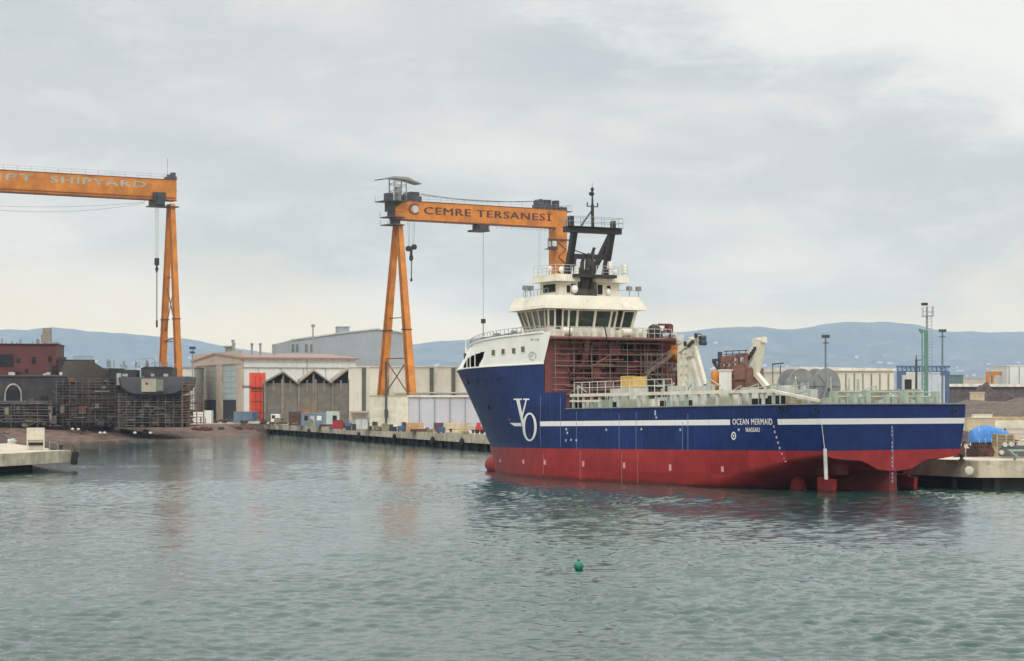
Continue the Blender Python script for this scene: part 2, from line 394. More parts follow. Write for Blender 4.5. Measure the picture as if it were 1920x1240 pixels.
# ------------------------------------------------------------------ hills across the bay
prof = [(-900,640),(-500,626),(-200,618),(0,623),(100,629),(180,632),(270,634),(350,639),(420,650),(480,660),(560,668),(650,668),(720,660),(780,648),(830,641),(880,637),(950,632),(1050,629),(1200,627),(1280,623),(1340,616),(1390,613),(1430,615),(1465,622),(1500,621),(1540,615),(1590,613),(1650,617),(1700,620),(1740,627),(1790,634),(1850,632),(1920,628),(2120,622),(2500,630),(2900,640)]
pxs = np.array([p[0] for p in prof], float); pys = np.array([p[1] for p in prof], float)
def make_hills():
    ys = np.concatenate([np.linspace(10120, 17600, 34), np.linspace(17930, 21000, 8)]); nx = 420
    px = np.linspace(-900, 2900, nx); vs = []; fs = []
    pr = np.interp(px, pxs, pys); ker = np.exp(-np.linspace(-2, 2, 9)**2); ker /= ker.sum()
    pr = np.convolve(np.pad(pr, 4, mode='edge'), ker, 'valid')
    for j, Yv in enumerate(ys):
        t = (Yv-10120)/7480
        g = t*t*(3-2*t) if t <= 1 else max(0, 1-(t-1)*2.1)
        for i in range(nx):
            a = (px[i]-960)/F; X = a*Yv
            H = EYE+(HZ-pr[i])/F*17600
            rel = noise.fractal(Vector((X*.0005, Yv*.0005, 2.0)), 1.0, 2.0, 5)
            ridge = noise.fractal(Vector((X*.0018, Yv*.0009, 7.0)), .9, 2.0, 4)
            z = G-.6+H*g*(1+.30*rel*(1-abs(2*min(t,1)-1))*1.3) + 20*ridge*min(1, 2.5*g)*(1 if t < .97 else .25)
            if j == 0: z = G-1.5
            vs.append((X, Yv, z))
    for j in range(len(ys)-1):
        for i in range(nx-1):
            p = j*nx+i; fs.append((p, p+1, p+nx+1, p+nx))
    m = bpy.data.materials.new('wooded_hills'); m.use_nodes = True; t = m.node_tree; b = t.nodes['Principled BSDF']
    g_ = N(t, 'ShaderNodeNewGeometry').outputs['Position']
    n1 = NOISE(t, g_, .002, 7, .62); n2 = NOISE(t, g_, .008, 8, .72)
    c = MIX(t, SS(t, n1, .38, .62), (.045,.07,.04), (.12,.115,.075)); c = MIX(t, M(t, 'MULTIPLY', SS(t, n2, .48, .66), .5), c, (.34,.31,.26))
    L(t, c, b.inputs['Base Color']); b.inputs['Roughness'].default_value = .95
    mb = MB(); mb.add(vs, fs); o = mb.build('hills', m, smooth=180, fix=False); o['kind'] = 'structure'
    return vs, nx, len(ys)
hv, hnx, hny = make_hills()
# far town: pale houses along the foot and lower slopes of the hills
mb = MB(); r_ = random.Random(3)
for k in range(4200):
    j = int(r_.triangular(0, 20, 2)); i = int(r_.uniform(30, hnx-30)); 
    cl = noise.noise(Vector((i*.05, j*.3, 4)))
    if cl < -.05 and r_.random() < .8: continue
    x, y, z = hv[j*hnx+i]; x += r_.uniform(-12, 12); w = r_.uniform(10, 34); d = r_.uniform(10, 20); h = r_.uniform(6, 15)
    mb.box(x-w/2, x+w/2, y-d/2, y+d/2, z-8, z+h, r_.choice((0, 0, 1, 2)))
town = mb.build('town', [mat('pale_render', (.80,.78,.74), .9, var=.1), mat('tan_render', (.45,.40,.34), .9, var=.1), mat('roof_red', (.30,.15,.11), .9, var=.1)], fix=False)
tag(town, 'far pale houses scattered along the foot of the hazy hills', 'town', kind='stuff')
# ================================================================== the vessel (local axes: x forward from the transom, y to port, z up from the red/blue paint line)
SHIP = thing('offshore_vessel', 'blue and red hulled offshore vessel with white forecastle and bridge, moored stern towards us', 'ship', (35.7, 201.7, 3.93), 0)
SHIP.rotation_euler = (0, .0133, R(121.5))
SM = Matrix.Translation((35.7, 201.7, 3.93)) @ SHIP.rotation_euler.to_matrix().to_4x4(); SI = SM.inverted()
def ray(px, py):
    o = SI @ Vector((0, 0, EYE)); d = SI.to_3x3() @ Vector(((px-960)/F, 1, (HZ-py)/F)); return o, d
def S(px, py, v): o, d = ray(px, py); t = (v-o.y)/d.y; return o+d*t
def Su(px, py, u): o, d = ray(px, py); t = (u-o.x)/d.x; return o+d*t
def sst(x, a, b): t = min(1, max(0, (x-a)/(b-a))); return t*t*(3-2*t)
def us_(w): return 80.9-1.5*min(2.4, w-9.3) if w > 9.3 else (73.3+7.6*w/9.3 if w > 0 else 73.3+.25*w)
def ut_(w): return 44+12*min(1, max(0, w/9.3))
def bside(u, w):
    b = 9.0 - .75*(max(0, (4-w)/4))**1.4*(1-sst(u, 0, 22))
    ut, us = ut_(w), us_(w)
    if u > ut:
        t = min(1, (u-ut)/(us-ut)); k = min(1, max(0, w/9.3)); b *= max(0, 1-t**(1.75+.10*k))**(1-.04*k)
    return b
def lerpt(T, u):
    for (a, x), (b, y) in zip(T[:-1], T[1:]):
        if u <= b: return x+(y-x)*max(0, (u-a)/(b-a))
    return T[-1][1]
WK = [(0,-1.0),(5,-1.7),(10,-3.3),(16,-5.8),(24,-7.3),(90,-7.5)]
W0 = [(0,.15),(5,-.4),(11,-1.5),(18,-2.7),(26,-3.6),(90,-4.2)]
def H(px, py, off=.03):
    v = 8.5
    for k in range(60):
        p = S(px, py, v); v += .5*(bside(p.x, p.z)-v)
    p = S(px, py, v); return Vector((p.x, p.y+off, p.z))
# ---- hull
HULLM = bpy.data.materials.new('ship_hull_paint'); HULLM.use_nodes = True
def hull_material(m):
    t = m.node_tree; b = t.nodes['Principled BSDF']; o = N(t, 'ShaderNodeTexCoord').outputs['Object']
    s = N(t, 'ShaderNodeSeparateXYZ'); L(t, o, s.inputs[0]); u, v, w = s.outputs
    nz = NOISE(t, o, .5, 6, .6)
    ms = N(t, 'ShaderNodeMapping'); L(t, o, ms.inputs[0]); ms.inputs['Scale'].default_value = (1.3, 1.3, .07)
    st = NOISE(t, ms.outputs[0], 1.0, 6, .65)
    blue = MIX(t, SS(t, nz, .3, .7), (.0060,.0200,.100), (.0095,.031,.140))
    blue = MIX(t, M(t, 'MULTIPLY', SS(t, st, .56, .78), .25), blue, (.05,.07,.13))
    red = MIX(t, SS(t, nz, .3, .7), (.27,.025,.025), (.35,.036,.034))
    red = MIX(t, M(t, 'MULTIPLY', SS(t, st, .54, .74), .35), red, (.17,.018,.02))
    # each plate took the paint a little differently
    cell = XYZ(t, M(t, 'FLOOR', M(t, 'DIVIDE', u, 5.6)), M(t, 'FLOOR', M(t, 'DIVIDE', w, 2.35)), M(t, 'SIGN', v))
    wnz = N(t, 'ShaderNodeTexWhiteNoise'); L(t, cell, wnz.inputs['Vector']); pv_ = M(t, 'ADD', .86, M(t, 'MULTIPLY', wnz.outputs['Value'], .28))
    def vary(x):
        q = N(t, 'ShaderNodeVectorMath', operation='SCALE'); L(t, x, q.inputs[0]); L(t, pv_, q.inputs['Scale']); return q.outputs[0]
    sc_ = NOISE(t, o, 1.1, 8, .7, .6); scf = M(t, 'MULTIPLY', SS(t, sc_, .60, .72), .35)
    blue = MIX(t, scf, vary(blue), (.05,.065,.12)); red = MIX(t, scf, vary(red), (.40,.10,.085))
    wn = M(t, 'ADD', w, M(t, 'MULTIPLY', M(t, 'SUBTRACT', NOISE(t, o, .6, 3), .5), .03))
    c = MIX(t, M(t, 'LESS_THAN', wn, 0.0), blue, red)
    # wet scum band just above the water
    g = N(t, 'ShaderNodeNewGeometry').outputs['Position']; sg = N(t, 'ShaderNodeSeparateXYZ'); L(t, g, sg.inputs[0])
    wet = M(t, 'SUBTRACT', 1.0, SS(t, M(t, 'ADD', sg.outputs[2], M(t, 'MULTIPLY', nz, .5)), .35, .75))
    c = MIX(t, M(t, 'MULTIPLY', wet, .7), c, (.07,.025,.022))
    # white stripe, interrupted for the name
    band = M(t, 'MULTIPLY', M(t, 'GREATER_THAN', w, 2.42), M(t, 'LESS_THAN', w, 2.95))
    st0 = S(1012, 795, 9).x; n0 = S(1368, 791, 9).x; n1 = S(1456, 790, 9).x
    seg = M(t, 'MULTIPLY', M(t, 'LESS_THAN', u, st0), M(t, 'SUBTRACT', 1.0, M(t, 'MULTIPLY', M(t, 'MULTIPLY', M(t, 'LESS_THAN', u, n0), M(t, 'GREATER_THAN', u, n1)), M(t, 'GREATER_THAN', v, 0.0))))
    c = MIX(t, M(t, 'MULTIPLY', band, seg), c, (.78,.78,.78))
    L(t, c, b.inputs['Base Color'])
    # plate seams and hungry-horse dents
    fr = lambda x, p: M(t, 'ABSOLUTE', M(t, 'SUBTRACT', M(t, 'FRACT', M(t, 'DIVIDE', x, p)), .5))
    seam = M(t, 'MAXIMUM', M(t, 'GREATER_THAN', fr(u, 5.6), .494), M(t, 'GREATER_THAN', fr(w, 2.35), .490))
    dent = M(t, 'MULTIPLY', SS(t, fr(u, .7), .0, .5), .010)
    c = MIX(t, M(t, 'MULTIPLY', seam, .45), c, MIX(t, 1.0, c, (.45,.45,.5), 'MULTIPLY')); L(t, c, b.inputs['Base Color'])
    hgt = M(t, 'ADD', M(t, 'ADD', M(t, 'MULTIPLY', seam, .012), dent), M(t, 'MULTIPLY', NOISE(t, o, .8, 3), .05))
    bn = N(t, 'ShaderNodeBump'); bn.inputs['Strength'].default_value = .8; bn.inputs['Distance'].default_value = 1.0
    L(t, hgt, bn.inputs['Height']); L(t, bn.outputs[0], b.inputs['Normal'])
    b.inputs['Roughness'].default_value = .45; b.inputs['Specular IOR Level'].default_value = .15
hull_material(HULLM)
BULW = 4.25
def section(u0, tau):
    pts = []
    lev = [BULW, 3.6, 2.95, 2.42, 1.8, 1.2, .6, .2]
    def uu(w): return u0 if tau is None else 44+(us_(w)-44)*tau
    w0 = lerpt(W0, u0 if tau is None else 44); wk = lerpt(WK, u0 if tau is None else 44)
    lo = [l for l in lev if l > w0+.05]
    while len(lo) < 8: lo.append(lo[-1]-(lo[-1]-w0)/(9-len(lo)) if False else lo[-1]-.01)
    ws = lo
    for w in ws: pts.append((uu(w), bside(uu(w), w), w))
    nn = 18; ex = 2.0 + 1.5*(1-sst(u0 if tau is None else 44, 0, 14))
    top = ws[-1]
    for k in range(1, nn+1):
        th = math.pi/2*k/nn; cw = math.cos(th)**(2/ex); sw = math.sin(th)**(2/ex)
        w = w0-(w0-wk)*sw if w0 < top else top-(top-wk)*sw
        x = uu(min(w, w0)) if tau is not None else u0
        bb = bside(x, max(w, w0) if tau is None else w)*cw
        if tau is None:
            wob = (1-sst(u0, 0, 13))
            w -= wob*1.0*math.exp(-(bb/3.0)**4)
            w += wob*.06*math.exp(-((bb-5.2)/1.6)**2)
        pts.append((x, bb, w))
    return pts
stations = [(u, None) for u in np.concatenate([np.linspace(0, 24, 25), np.linspace(25.5, 44, 14)])]
stations += [(44, 1-math.cos(math.pi/2*k/26) if False else math.sin(math.pi/2*k/26)) for k in range(1, 27)]
mb = MB(); secs = [section(u, t) for u, t in stations]; n = len(secs[0]); vs = []
for s in secs: vs += [(x, y, z) for x, y, z in s] + [(x, -y, z) for x, y, z in s]
fs = []
for i in range(len(secs)-1):
    for sd_ in (0, n):
        for k in range(n-1):
            a = i*2*n+sd_+k; fs.append((a, a+1, a+1+2*n, a+2*n))
# transom
for k in range(n-1): fs.append((k, k+1, n+k+1, n+k))
mb.add(vs, fs)
# shell plating above the bulwark: step up to the forecastle
def shell(mb, u_of_w, w0, w1, rows, cols, topf=None, skip=None, mi=0):
    for sgn in (1, -1):
        vs = []; fs = []
        for j in range(rows+1):
            for i in range(cols+1):
                t = i/cols; t = t*.55+.45*math.sin(math.pi/2*t)
                wb = w0+(w1-w0)*j/rows; ua = u_of_w(wb)
                u = ua+(us_(wb)-ua)*t
                w = wb if topf is None else w0+(topf(u)-w0)*j/rows
                vs.append((u, sgn*bside(u, w), w))
        for j in range(rows):
            for i in range(cols):
                p = j*(cols+1)+i; q = (p, p+1, p+cols+2, p+cols+1)
                if skip and sgn == 1:
                    c = [sum(vs[k][a] for k in q)/4 for a in range(3)]
                    if skip(c[0], c[2]): continue
                fs.append(q)
        mb.add(vs, fs, mi)
uA = S(1062, 752, 9).x; uB = S(1021, 700, 9).x; uB1 = S(1019, 684, 9).x
shell(mb, lambda w: uA, BULW, 6.1, 3, 70)
shell(mb, lambda w: uB+(uB1-uB)*(w-6.1)/3.2, 6.1, 9.3, 5, 70)
hull = mb.build('hull', HULLM, SHIP, smooth=38)
mb = MB(); mb.box(0.05, 44, -8.75, 8.75, 2.9, 3.0); mb.box(44, 47, -8.6, 8.6, 2.9, 3.0)
mb.build('main_deck', mat('deck_paint', (.12,.17,.14), .8, var=.2, grime=.5), SHIP)
mb = MB()      # bulwark capping
for sg in (1, -1):
    prev = None
    for k in range(36):
        u = k/35*uA; p = (u, sg*(bside(u, BULW)-.05), BULW+.05)
        if prev: mb.bar(prev, p, .35, .1)
        prev = p
mb.bar((0.02, -8.9, BULW+.05), (0.02, 8.9, BULW+.05), .35, .1)
mb.build('bulwark_cap', mat('grey_blue_paint', (.22,.24,.27), .6), SHIP)
mb = MB(); mb.ball((69.2, 0, -2.2), 5.2, 1.3, 1.6, 20, 14); mb.build('bulbous_bow', HULLM, SHIP, smooth=60)
# ---- forecastle (white), open mooring recess forward
def wtop(u): return lerpt([(40,12.75),(47,12.75),(56,12.55),(64,12.25),(70,11.95),(74.5,11.75),(76,11.5),(77.4,11.1),(78.6,10.7),(79.8,10.1),(80.9,9.5)], u)
opx = [(909,659),(905,673),(900,681),(897,692),(868,694.5),(869,686),(874,676),(880,670),(893,664)]
OP = [(p.x, p.z) for p in (H(x, y) for x, y in opx)]
def inpoly(x, y, P):
    r = False; j = len(P)-1
    for i in range(len(P)):
        if (P[i][1] > y) != (P[j][1] > y) and x < (P[j][0]-P[i][0])*(y-P[i][1])/(P[j][1]-P[i][1])+P[i][0]: r = not r
        j = i
    return r
mb = MB(); uW = S(1033, 630, 9).x
shell(mb, lambda w: uB1+(uW-uB1)*(w-9.3)/3.45, 9.3, 12.75, 30, 230, topf=wtop, skip=lambda u, w: inpoly(u, w, OP))
# rubbing edge along the bottom and rounded rail along the top
for sg in (1, -1):
    for f_, rr, dz in ((lambda u: 9.3, .10, 0.0), (wtop, .12, 0)):
        prev = None
        for k in range(61):
            t = k/60; u = uB1+(80.85-uB1)*math.sin(math.pi/2*t); w = f_(u)+dz
            p = (u, sg*(bside(u, w)+.02), w)
            if prev and (Vector(p)-Vector(prev)).length > 1e-3: mb.tube(prev, p, rr, 5)
            prev = p
fo = mb.build('forecastle', WHITE, SHIP, smooth=40)
mb = MB(); P_ = []
for sg in (1, -1):
    us = [uW+(79.6-uW)*k/30 for k in range(31)]
    if sg == -1: us = us[::-1]
    for u in us: P_.append((u, sg*(bside(u, 11.5)-.25), wtop(u)-.75))
tri = geometry.tessellate_polygon([[Vector((p[0], p[1], 0)) for p in P_]]); mb.add(P_, [tuple(t) for t in tri])
mb.build('forecastle_deck', GREY, fo)
mb = MB(); P_ = []
for sg in (1, -1):
    us = [uB1+(80.3-uB1)*k/30 for k in range(31)]
    if sg == -1: us = us[::-1]
    for u in us: P_.append((u, sg*(bside(u, 9.3)-.1), 9.28))
tri = geometry.tessellate_polygon([[Vector((p[0], p[1], 0)) for p in P_]]); mb.add(P_, [tuple(t) for t in tri])
mb.box(70.2, 70.4, -bside(70.4, 10)+.15, bside(70.4, 10)-.15, 9.3, 11.2)
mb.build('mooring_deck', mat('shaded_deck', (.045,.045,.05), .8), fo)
mb = MB()
for (u, v) in ((73.6, 1.7), (75.4, .2), (72.0, 3.0)):
    mb.lathe((u, v, 9.9), (0, 1, 0), [(-.7,.1),(-.7,.55),(-.6,.55),(-.6,.3),(.6,.3),(.6,.55),(.7,.55),(.7,.1)], 14); mb.box(u-.5, u+.5, v-.8, v+.8, 9.3, 9.7)
mb.split('mooring_winch', GREYW, fo)
mb = MB()
for px, py in ((874, 690), (880, 684), (889, 690)):
    p = H(px, py); mb.tube((p.x, p.y-.15, 9.3), (p.x, p.y-.15, wtop(p.x)-.4), .07, 6)
mb.build('bulwark_stay', WHITE, fo)
for px, py in ((925, 662), (943.5, 660), (963.5, 658.5), (980.5, 655.5)):
    mb = MB(); c = H(px, py); a = [H(px+dx, py+dy) for dx, dy in ((-3,-5),(3,-5.3),(3,4.7),(-3,5))]
    b_ = [H(px+dx, py+dy, .06) for dx, dy in ((-3.6,-5.8),(3.6,-6.1),(3.6,5.4),(-3.6,5.8))]
    fr = MB(); fr.add(a+b_, [(0,1,5,4),(1,2,6,5),(2,3,7,6),(3,0,4,7)]); fw = fr.build('window', WHITE, fo)
    mb.add([p+Vector((0, .012, 0)) for p in a], [(0,1,2,3)]); mb.build('pane', GLASS, fw)
# faint emblem and faded writing on the white side
mb = MB()
for k in range(26):
    if k in (3, 4, 11): continue
    t0, t1 = 2*math.pi*k/26, 2*math.pi*(k+1)/26
    mb.add([H(998.5+7.5*math.cos(t), 668+9*math.sin(t)*r, .025) if False else H(998.5+7.5*r*math.cos(t), 668+8.5*r*math.sin(t), .025) for t, r in ((t0,1),(t1,1),(t1,.72),(t0,.72))], [(0,1,2,3)])
mb.add([H(994, 670, .025), H(999, 663, .025), H(1001, 664, .025), H(996, 671, .025)], [(0,1,2,3)])
for x0, x1 in ((995, 997.5), (998.5, 1001), (1004, 1006), (1007, 1011)):
    mb.add([H(x0, 635, .025), H(x1, 634.8, .025), H(x1, 639, .025), H(x0, 639.2, .025)], [(0,1,2,3)])
mb.build('faded_emblem', WATERMARK, fo)
# railing on the forecastle top
mb = MB(); prev = None
for k in range(34):
    u = 48.5+(78.2-48.5)*k/33; p = Vector((u, bside(u, 11.5)-.35, wtop(u)-.3)); 
    for sg in (1, -1):
        a = Vector((p.x, sg*p.y, p.z)); mb.tube(a, a+Vector((0,0,1.15)), .035, 5)
        if prev is not None:
            b0 = Vector((prev.x, sg*prev.y, prev.z))
            for h in (.6, 1.15): mb.tube(b0+Vector((0,0,h)), a+Vector((0,0,h)), .028, 5)
    prev = p
mb.build('railing', GREY, fo)
mb = MB()
for px, w_, h_ in ((891, .9, .9), (907, .35, 1.3), (921, .8, 1.2), (931, .9, 1.5), (944, .8, 1.25), (952, .6, 1.3), (964, .7, 1.5), (972, 1.0, 1.2)):
    p = S(px, 640, 5.2); u = min(p.x, 77.5); z = wtop(u)-.7; v = min(5.2, bside(u, 11.5)-1); mb.box(u-w_/2, u+w_/2, v-.4, v+.4, z, z+h_); mb.box(u-w_/3, u+w_/3, v-.3, v+.3, z+h_, z+h_+.25)
mb.split('deck_locker', GREY, fo)
mb = MB(); p = S(906, 652, 0); mb.tube((79.2, 0, 10.4), (79.2, 0, 13.6), .09, 6, .05); mb.build('jackstaff', WHITE, fo)
# ---- markings on the hull
DEC = mat('white_marking', (.80,.80,.80), .5, var=.04)
mb = MB()
def dq(*pts): mb.add([H(x, y) for x, y in pts], [tuple(range(len(pts)))])
def strip(P0, P1, P2, P3, k=8):       # quad split along its length so that it lies on the curved side
    for i in range(k):
        a, b_ = i/k, (i+1)/k
        l = lambda A, B, t: (A[0]+(B[0]-A[0])*t, A[1]+(B[1]-A[1])*t)
        dq(l(P0, P3, a), l(P1, P2, a), l(P1, P2, b_), l(P0, P3, b_)) if False else dq(l(P0,P3,a), l(P1,P2,a), l(P1,P2,b_), l(P0,P3,b_))
strip((968.0,749), (974.5,749), (985.5,806), (981.0,806), 10)          # V, heavy stroke
strip((986.2,749), (988.6,749), (978.6,790), (977.0,784), 8)           # V, light stroke
strip((963.5,747.6), (979.0,747.6), (979.0,750.2), (963.5,750.2), 2)   # serifs
strip((981.5,747.6), (993.0,747.6), (993.0,750.2), (981.5,750.2), 2)
for k in range(56):                                                    # O
    t0, t1 = 2*math.pi*k/56, 2*math.pi*(k+1)/56
    o_ = lambda t: (993.5+13.3*math.cos(t), 800.8+26.8*math.sin(t)); i_ = lambda t: (993.5+8.6*math.cos(t), 800.8+23.6*math.sin(t))
    dq(o_(t0), o_(t1), i_(t1), i_(t0))
strip((956,793.2), (977.0,793.4), (978.4,799.6), (965,799.4), 3)       # tail of the stripe
mb.build('company_emblem', DEC, SHIP, fix=False)
def hull_text(s, px0, px1, py_base, py_top, name):
    vs, fs = text_mesh(s); xs = [v[0] for v in vs]; x0, x1 = min(xs), max(xs)
    a = S(px0, py_base, 9); b_ = S(px1, py_base, 9); hh = S(px0, py_top, 9).z-a.z; ch = max(v[1] for v in vs)
    out = []
    for v in vs:
        u = a.x+(b_.x-a.x)*(v[0]-x0)/(x1-x0); w = a.z+(b_.z-a.z)*(v[0]-x0)/(x1-x0)+hh*v[1]/ch
        out.append((u, bside(u, w)+.03, w))
    q = MB(); q.add(out, fs); q.add([(u-.035, v+.004, w+.01) for u, v, w in out], fs); return q.build(name, DEC, SHIP, fix=False)
hull_text('OCEAN MERMAID', 1373, 1446.5, 796.6, 785.6, 'name_lettering')
hull_text('NASSAU', 1396.5, 1421.5, 810.2, 802.0, 'port_lettering')
mb = MB()
for r0, r1 in ((1.0, .66), (.30, .0)):
    for k in range(24):
        t0, t1 = 2*math.pi*k/24, 2*math.pi*(k+1)/24
        mb.add([H(1376+4.6*r*math.cos(t), 817.5+7.6*r*math.sin(t)) for t, r in ((t0,r0),(t1,r0),(t1,r1),(t0,r1))], [(0,1,2,3)])
mb.build('load_mark', DEC, SHIP, fix=False)
FAINT = mat('faint_marking', (.20,.24,.36), .6, var=.15); FAINTR = mat('faint_red_marking', (.55,.22,.22), .6, var=.15)
mb = MB()
for px, y0, y1 in ((1014.5,742,838),(1051,744,838),(1081,772,842),(1161,776,843),(1193,772,843),(1290,775,846),(1280,792,846)):
    a0, a1 = H(px, y0, .012), H(px, y1, .012); k_ = 6
    for i in range(k_):
        p, q = a0.lerp(a1, i/k_), a0.lerp(a1, (i+1)/k_); p.y = bside(p.x, p.z)+.012; q.y = bside(q.x, q.z)+.012
        mb.add([p+Vector((.035,0,0)), p-Vector((.035,0,0)), q-Vector((.035,0,0)), q+Vector((.035,0,0))], [(0,1,2,3)])
mb.build('weld_seam', FAINT, SHIP, fix=False)
mb = MB()
for px, y0, y1 in ((1019,842,890),(1088,846,900),(1166,848,906),(1196,848,912)):
    a0, a1 = H(px, y0, .012), H(px, y1, .012)
    mb.add([a0+Vector((.03,0,0)), a0-Vector((.03,0,0)), a1-Vector((.03,0,0)), a1+Vector((.03,0,0))], [(0,1,2,3)])
mb.build('weld_seam', FAINTR, SHIP, fix=False)
for px, py, h in ((939,864,3),(982,866,4.5),(1022,867,5),(1094,870,5.5),(1170.5,873,5.5),(1257,877,6),(1355,880,5)):
    mb = MB(); c = H(px, py, .0); c.y = bside(c.x, c.z); hh = h*c.x*0+h*215/4050
    mb.box(c.x-.17, c.x+.17, c.y-.02, c.y+.06, c.z-hh, c.z+hh); mb.build('anode', mat('anode_zinc', (.58,.30,.30), .6), SHIP)
mb = MB()                                                             # draught marks at the stern
for k in range(16):
    w = 2.0-k*.36
    if k % 4 != 3: mb.box(-.03, 0.0, .20, .36, w, w+.22)
mb.box(-.015, .0, .15, .2, -1.9, 2.1)
mb.build('draught_mark', FAINT, SHIP)
mb = MB()
for k, (px, py) in enumerate(((1451,800),(1453,810),(1456,820),(1459,830),(1462,840),(1466,850),(1470,858),(1473,864))):
    c = H(px, py, .0); mb.box(c.x-.09, c.x+.09, c.y-.01, c.y+.02, c.z-.12, c.z+.12)
mb.build('draught_mark', mat('pink_marking', (.5,.35,.42), .6), SHIP)
# small side fittings and portholes in the bow
mb = MB()
for px, py, r in ((879,716,.32),(896.6,713,.34),(909.7,712,.34),(935,711,.32),(943.8,709.6,.32),(918,763,.36),(1064,826,.12)):
    c = H(px, py, .0); mb.lathe((c.x, c.y-.1, c.z), (0,1,0), [(0,0),(0,r*.75),(.16,r*.8),(.16,r),(.02,r)], 14)
mb.split('fairlead', BLACK, SHIP)
mb = MB()
for px, py in ((1062,805),(1064,812),(1071,825),(1062,826),(1081,826),(1137,806),(1203,805),(1276,806),(1385.5,806),(1229,772),(1229,777),(1231,783)):
    c = H(px, py); mb.box(c.x-.10, c.x+.10, c.y-.03, c.y+.02, c.z-.12, c.z+.12)
mb.split('hull_mark', mat('pale_marking', (.5,.53,.6), .6), SHIP)
for px, py in ((1464,767),(1476,766.5),(1540,766)):
    c = H(px, py) if px < 1500 else Vector((.35, bside(.35, 3.75)+.02, 3.75)); mb = MB()
    mb.lathe((c.x, c.y-.1, c.z), (0,1,0), [(0,0),(0,.2),(.16,.2),(.16,.27),(.02,.27)], 14)
    mb.build('mooring_port', BLACK, SHIP)
mb = MB(); mb.lathe((.05, -7.6, 3.55), (-1,0,0), [(0,0),(0,.22),(.12,.24),(.12,.34),(.0,.34)], 14); mb.build('mooring_port', BLACK, SHIP)
ANTIF = mat('shaded_antifouling', (.13,.020,.018), .7, var=.25, grime=.4, gcol=(.05,.02,.018))  # hull red darkened to paint in the shade under the stern
# ---- stern gear: skeg, rudders, nozzles
mb = MB()
prof_ = [(.2,-1.6),(.2,-8.5),(16,-8.5),(20,-6.2),(12,-3.6),(6,-2.0)]
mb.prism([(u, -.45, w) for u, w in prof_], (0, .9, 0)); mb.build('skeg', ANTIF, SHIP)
for sg in (1, -1):
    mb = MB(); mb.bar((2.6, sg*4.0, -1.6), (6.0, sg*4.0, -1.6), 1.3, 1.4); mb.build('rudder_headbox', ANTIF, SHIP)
    mb = MB(); mb.prism([(2.6, sg*5.0-.22, -2.7), (4.9, sg*5.0-.22, -2.5), (4.9, sg*5.0-.22, -6), (2.9, sg*5.0-.22, -6)], (0,.44,0)); mb.tube((3.7, sg*5, -2.7), (3.7, sg*5, -.8), .2, 10)
    mb.build('rudder', HULLM, SHIP)
    mb = MB(); mb.prism([(7.9, sg*4.7-.3, -2.75), (8.9, sg*4.7-.3, -2.75), (9.5, sg*4.7-.3, -4.6), (7.2, sg*4.7-.3, -4.6)], (0,.6,0)); mb.tube((8.4, sg*4.7, -2.8), (8.4, sg*4.7, -1.2), .2, 8); mb.build('thruster_fin', HULLM, SHIP)
mb = MB(); p0 = Vector((-.12, 8.5, .15)); mb.tube((-.15, 8.45, .2), (-.15, 8.35, -2.6), .17, 10); mb.tube((-.15, 8.5, .2), (.1, 8.75, 3.5), .03, 5)
mb.build('hanging_pipe', GREYW, SHIP)
# ---- deckhouse: bare red-brown aft bulkhead with open galleries
uD = uB
mb = MB()
mb.box(uD+4.2, uD+9, -8.2, 8.2, 3.0, 12.35)                       # inner bulkhead
mb.box(uD+.1, uD+10, -8.86, 8.86, 11.95, 12.35)                   # roof slab
for w in (9.35, 6.35): mb.box(uD+.25, uD+4.4, -8.84, 8.84, w-.22, w)
mb.box(uD+.15, uD+2.5, 5.6, 8.85, 4.25, 11.95)                    # closed port corner
mb.box(uD+.12, uD+2.6, -8.85, -6.5, 8.9, 11.95)
mb.box(uD+.15, uD+2.5, -8.85, -6.9, 4.25, 8.9)
for v in (3.6, 1.4, -1.0, -3.4, -5.2): mb.box(uD+.4, uD+.75, v-.18, v+.18, 3.0, 11.95)
for w in (7.6, 10.6): mb.box(uD+.3, uD+.42, -6.6, 5.7, w-.12, w+.12)
for w in (5.5, 6.9, 8.3): mb.box(uD+.9, uD+1.1, -1.5, 5.4, w-.3, w+.2)
dh = mb.build('deckhouse', PRIMER, SHIP)
mb = MB(); mb.box(uD+4.1, uD+4.19, -6.8, 5.5, 3.05, 11.9); mb.build('gallery_shade_panel', PRIMER_D, dh)  # dark sheet before the bulkhead paints the shadow of the open galleries
mb = MB()
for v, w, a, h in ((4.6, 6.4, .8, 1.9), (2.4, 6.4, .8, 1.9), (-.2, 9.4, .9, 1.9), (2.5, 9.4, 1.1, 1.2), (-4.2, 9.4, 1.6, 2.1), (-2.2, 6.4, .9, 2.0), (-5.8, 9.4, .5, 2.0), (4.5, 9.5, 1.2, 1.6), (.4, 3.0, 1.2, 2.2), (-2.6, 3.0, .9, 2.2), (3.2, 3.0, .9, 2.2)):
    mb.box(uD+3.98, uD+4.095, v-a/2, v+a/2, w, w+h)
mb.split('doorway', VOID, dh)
mb = MB()
for p_, q_ in (((uD-.2,-8.3),(uD-.2,8.3)),):
    for h in (.5, 1.0): mb.tube((p_[0]+.4, p_[1], 12.35+h), (q_[0]+.4, q_[1], 12.35+h), .03, 5)
    for k in range(22): v = -8.3+16.6*k/21; mb.tube((uD+.2, v, 12.35), (uD+.2, v, 13.4), .03, 5)
mb.build('railing', GREYW, dh)
mb = MB(); rr = random.Random(4)
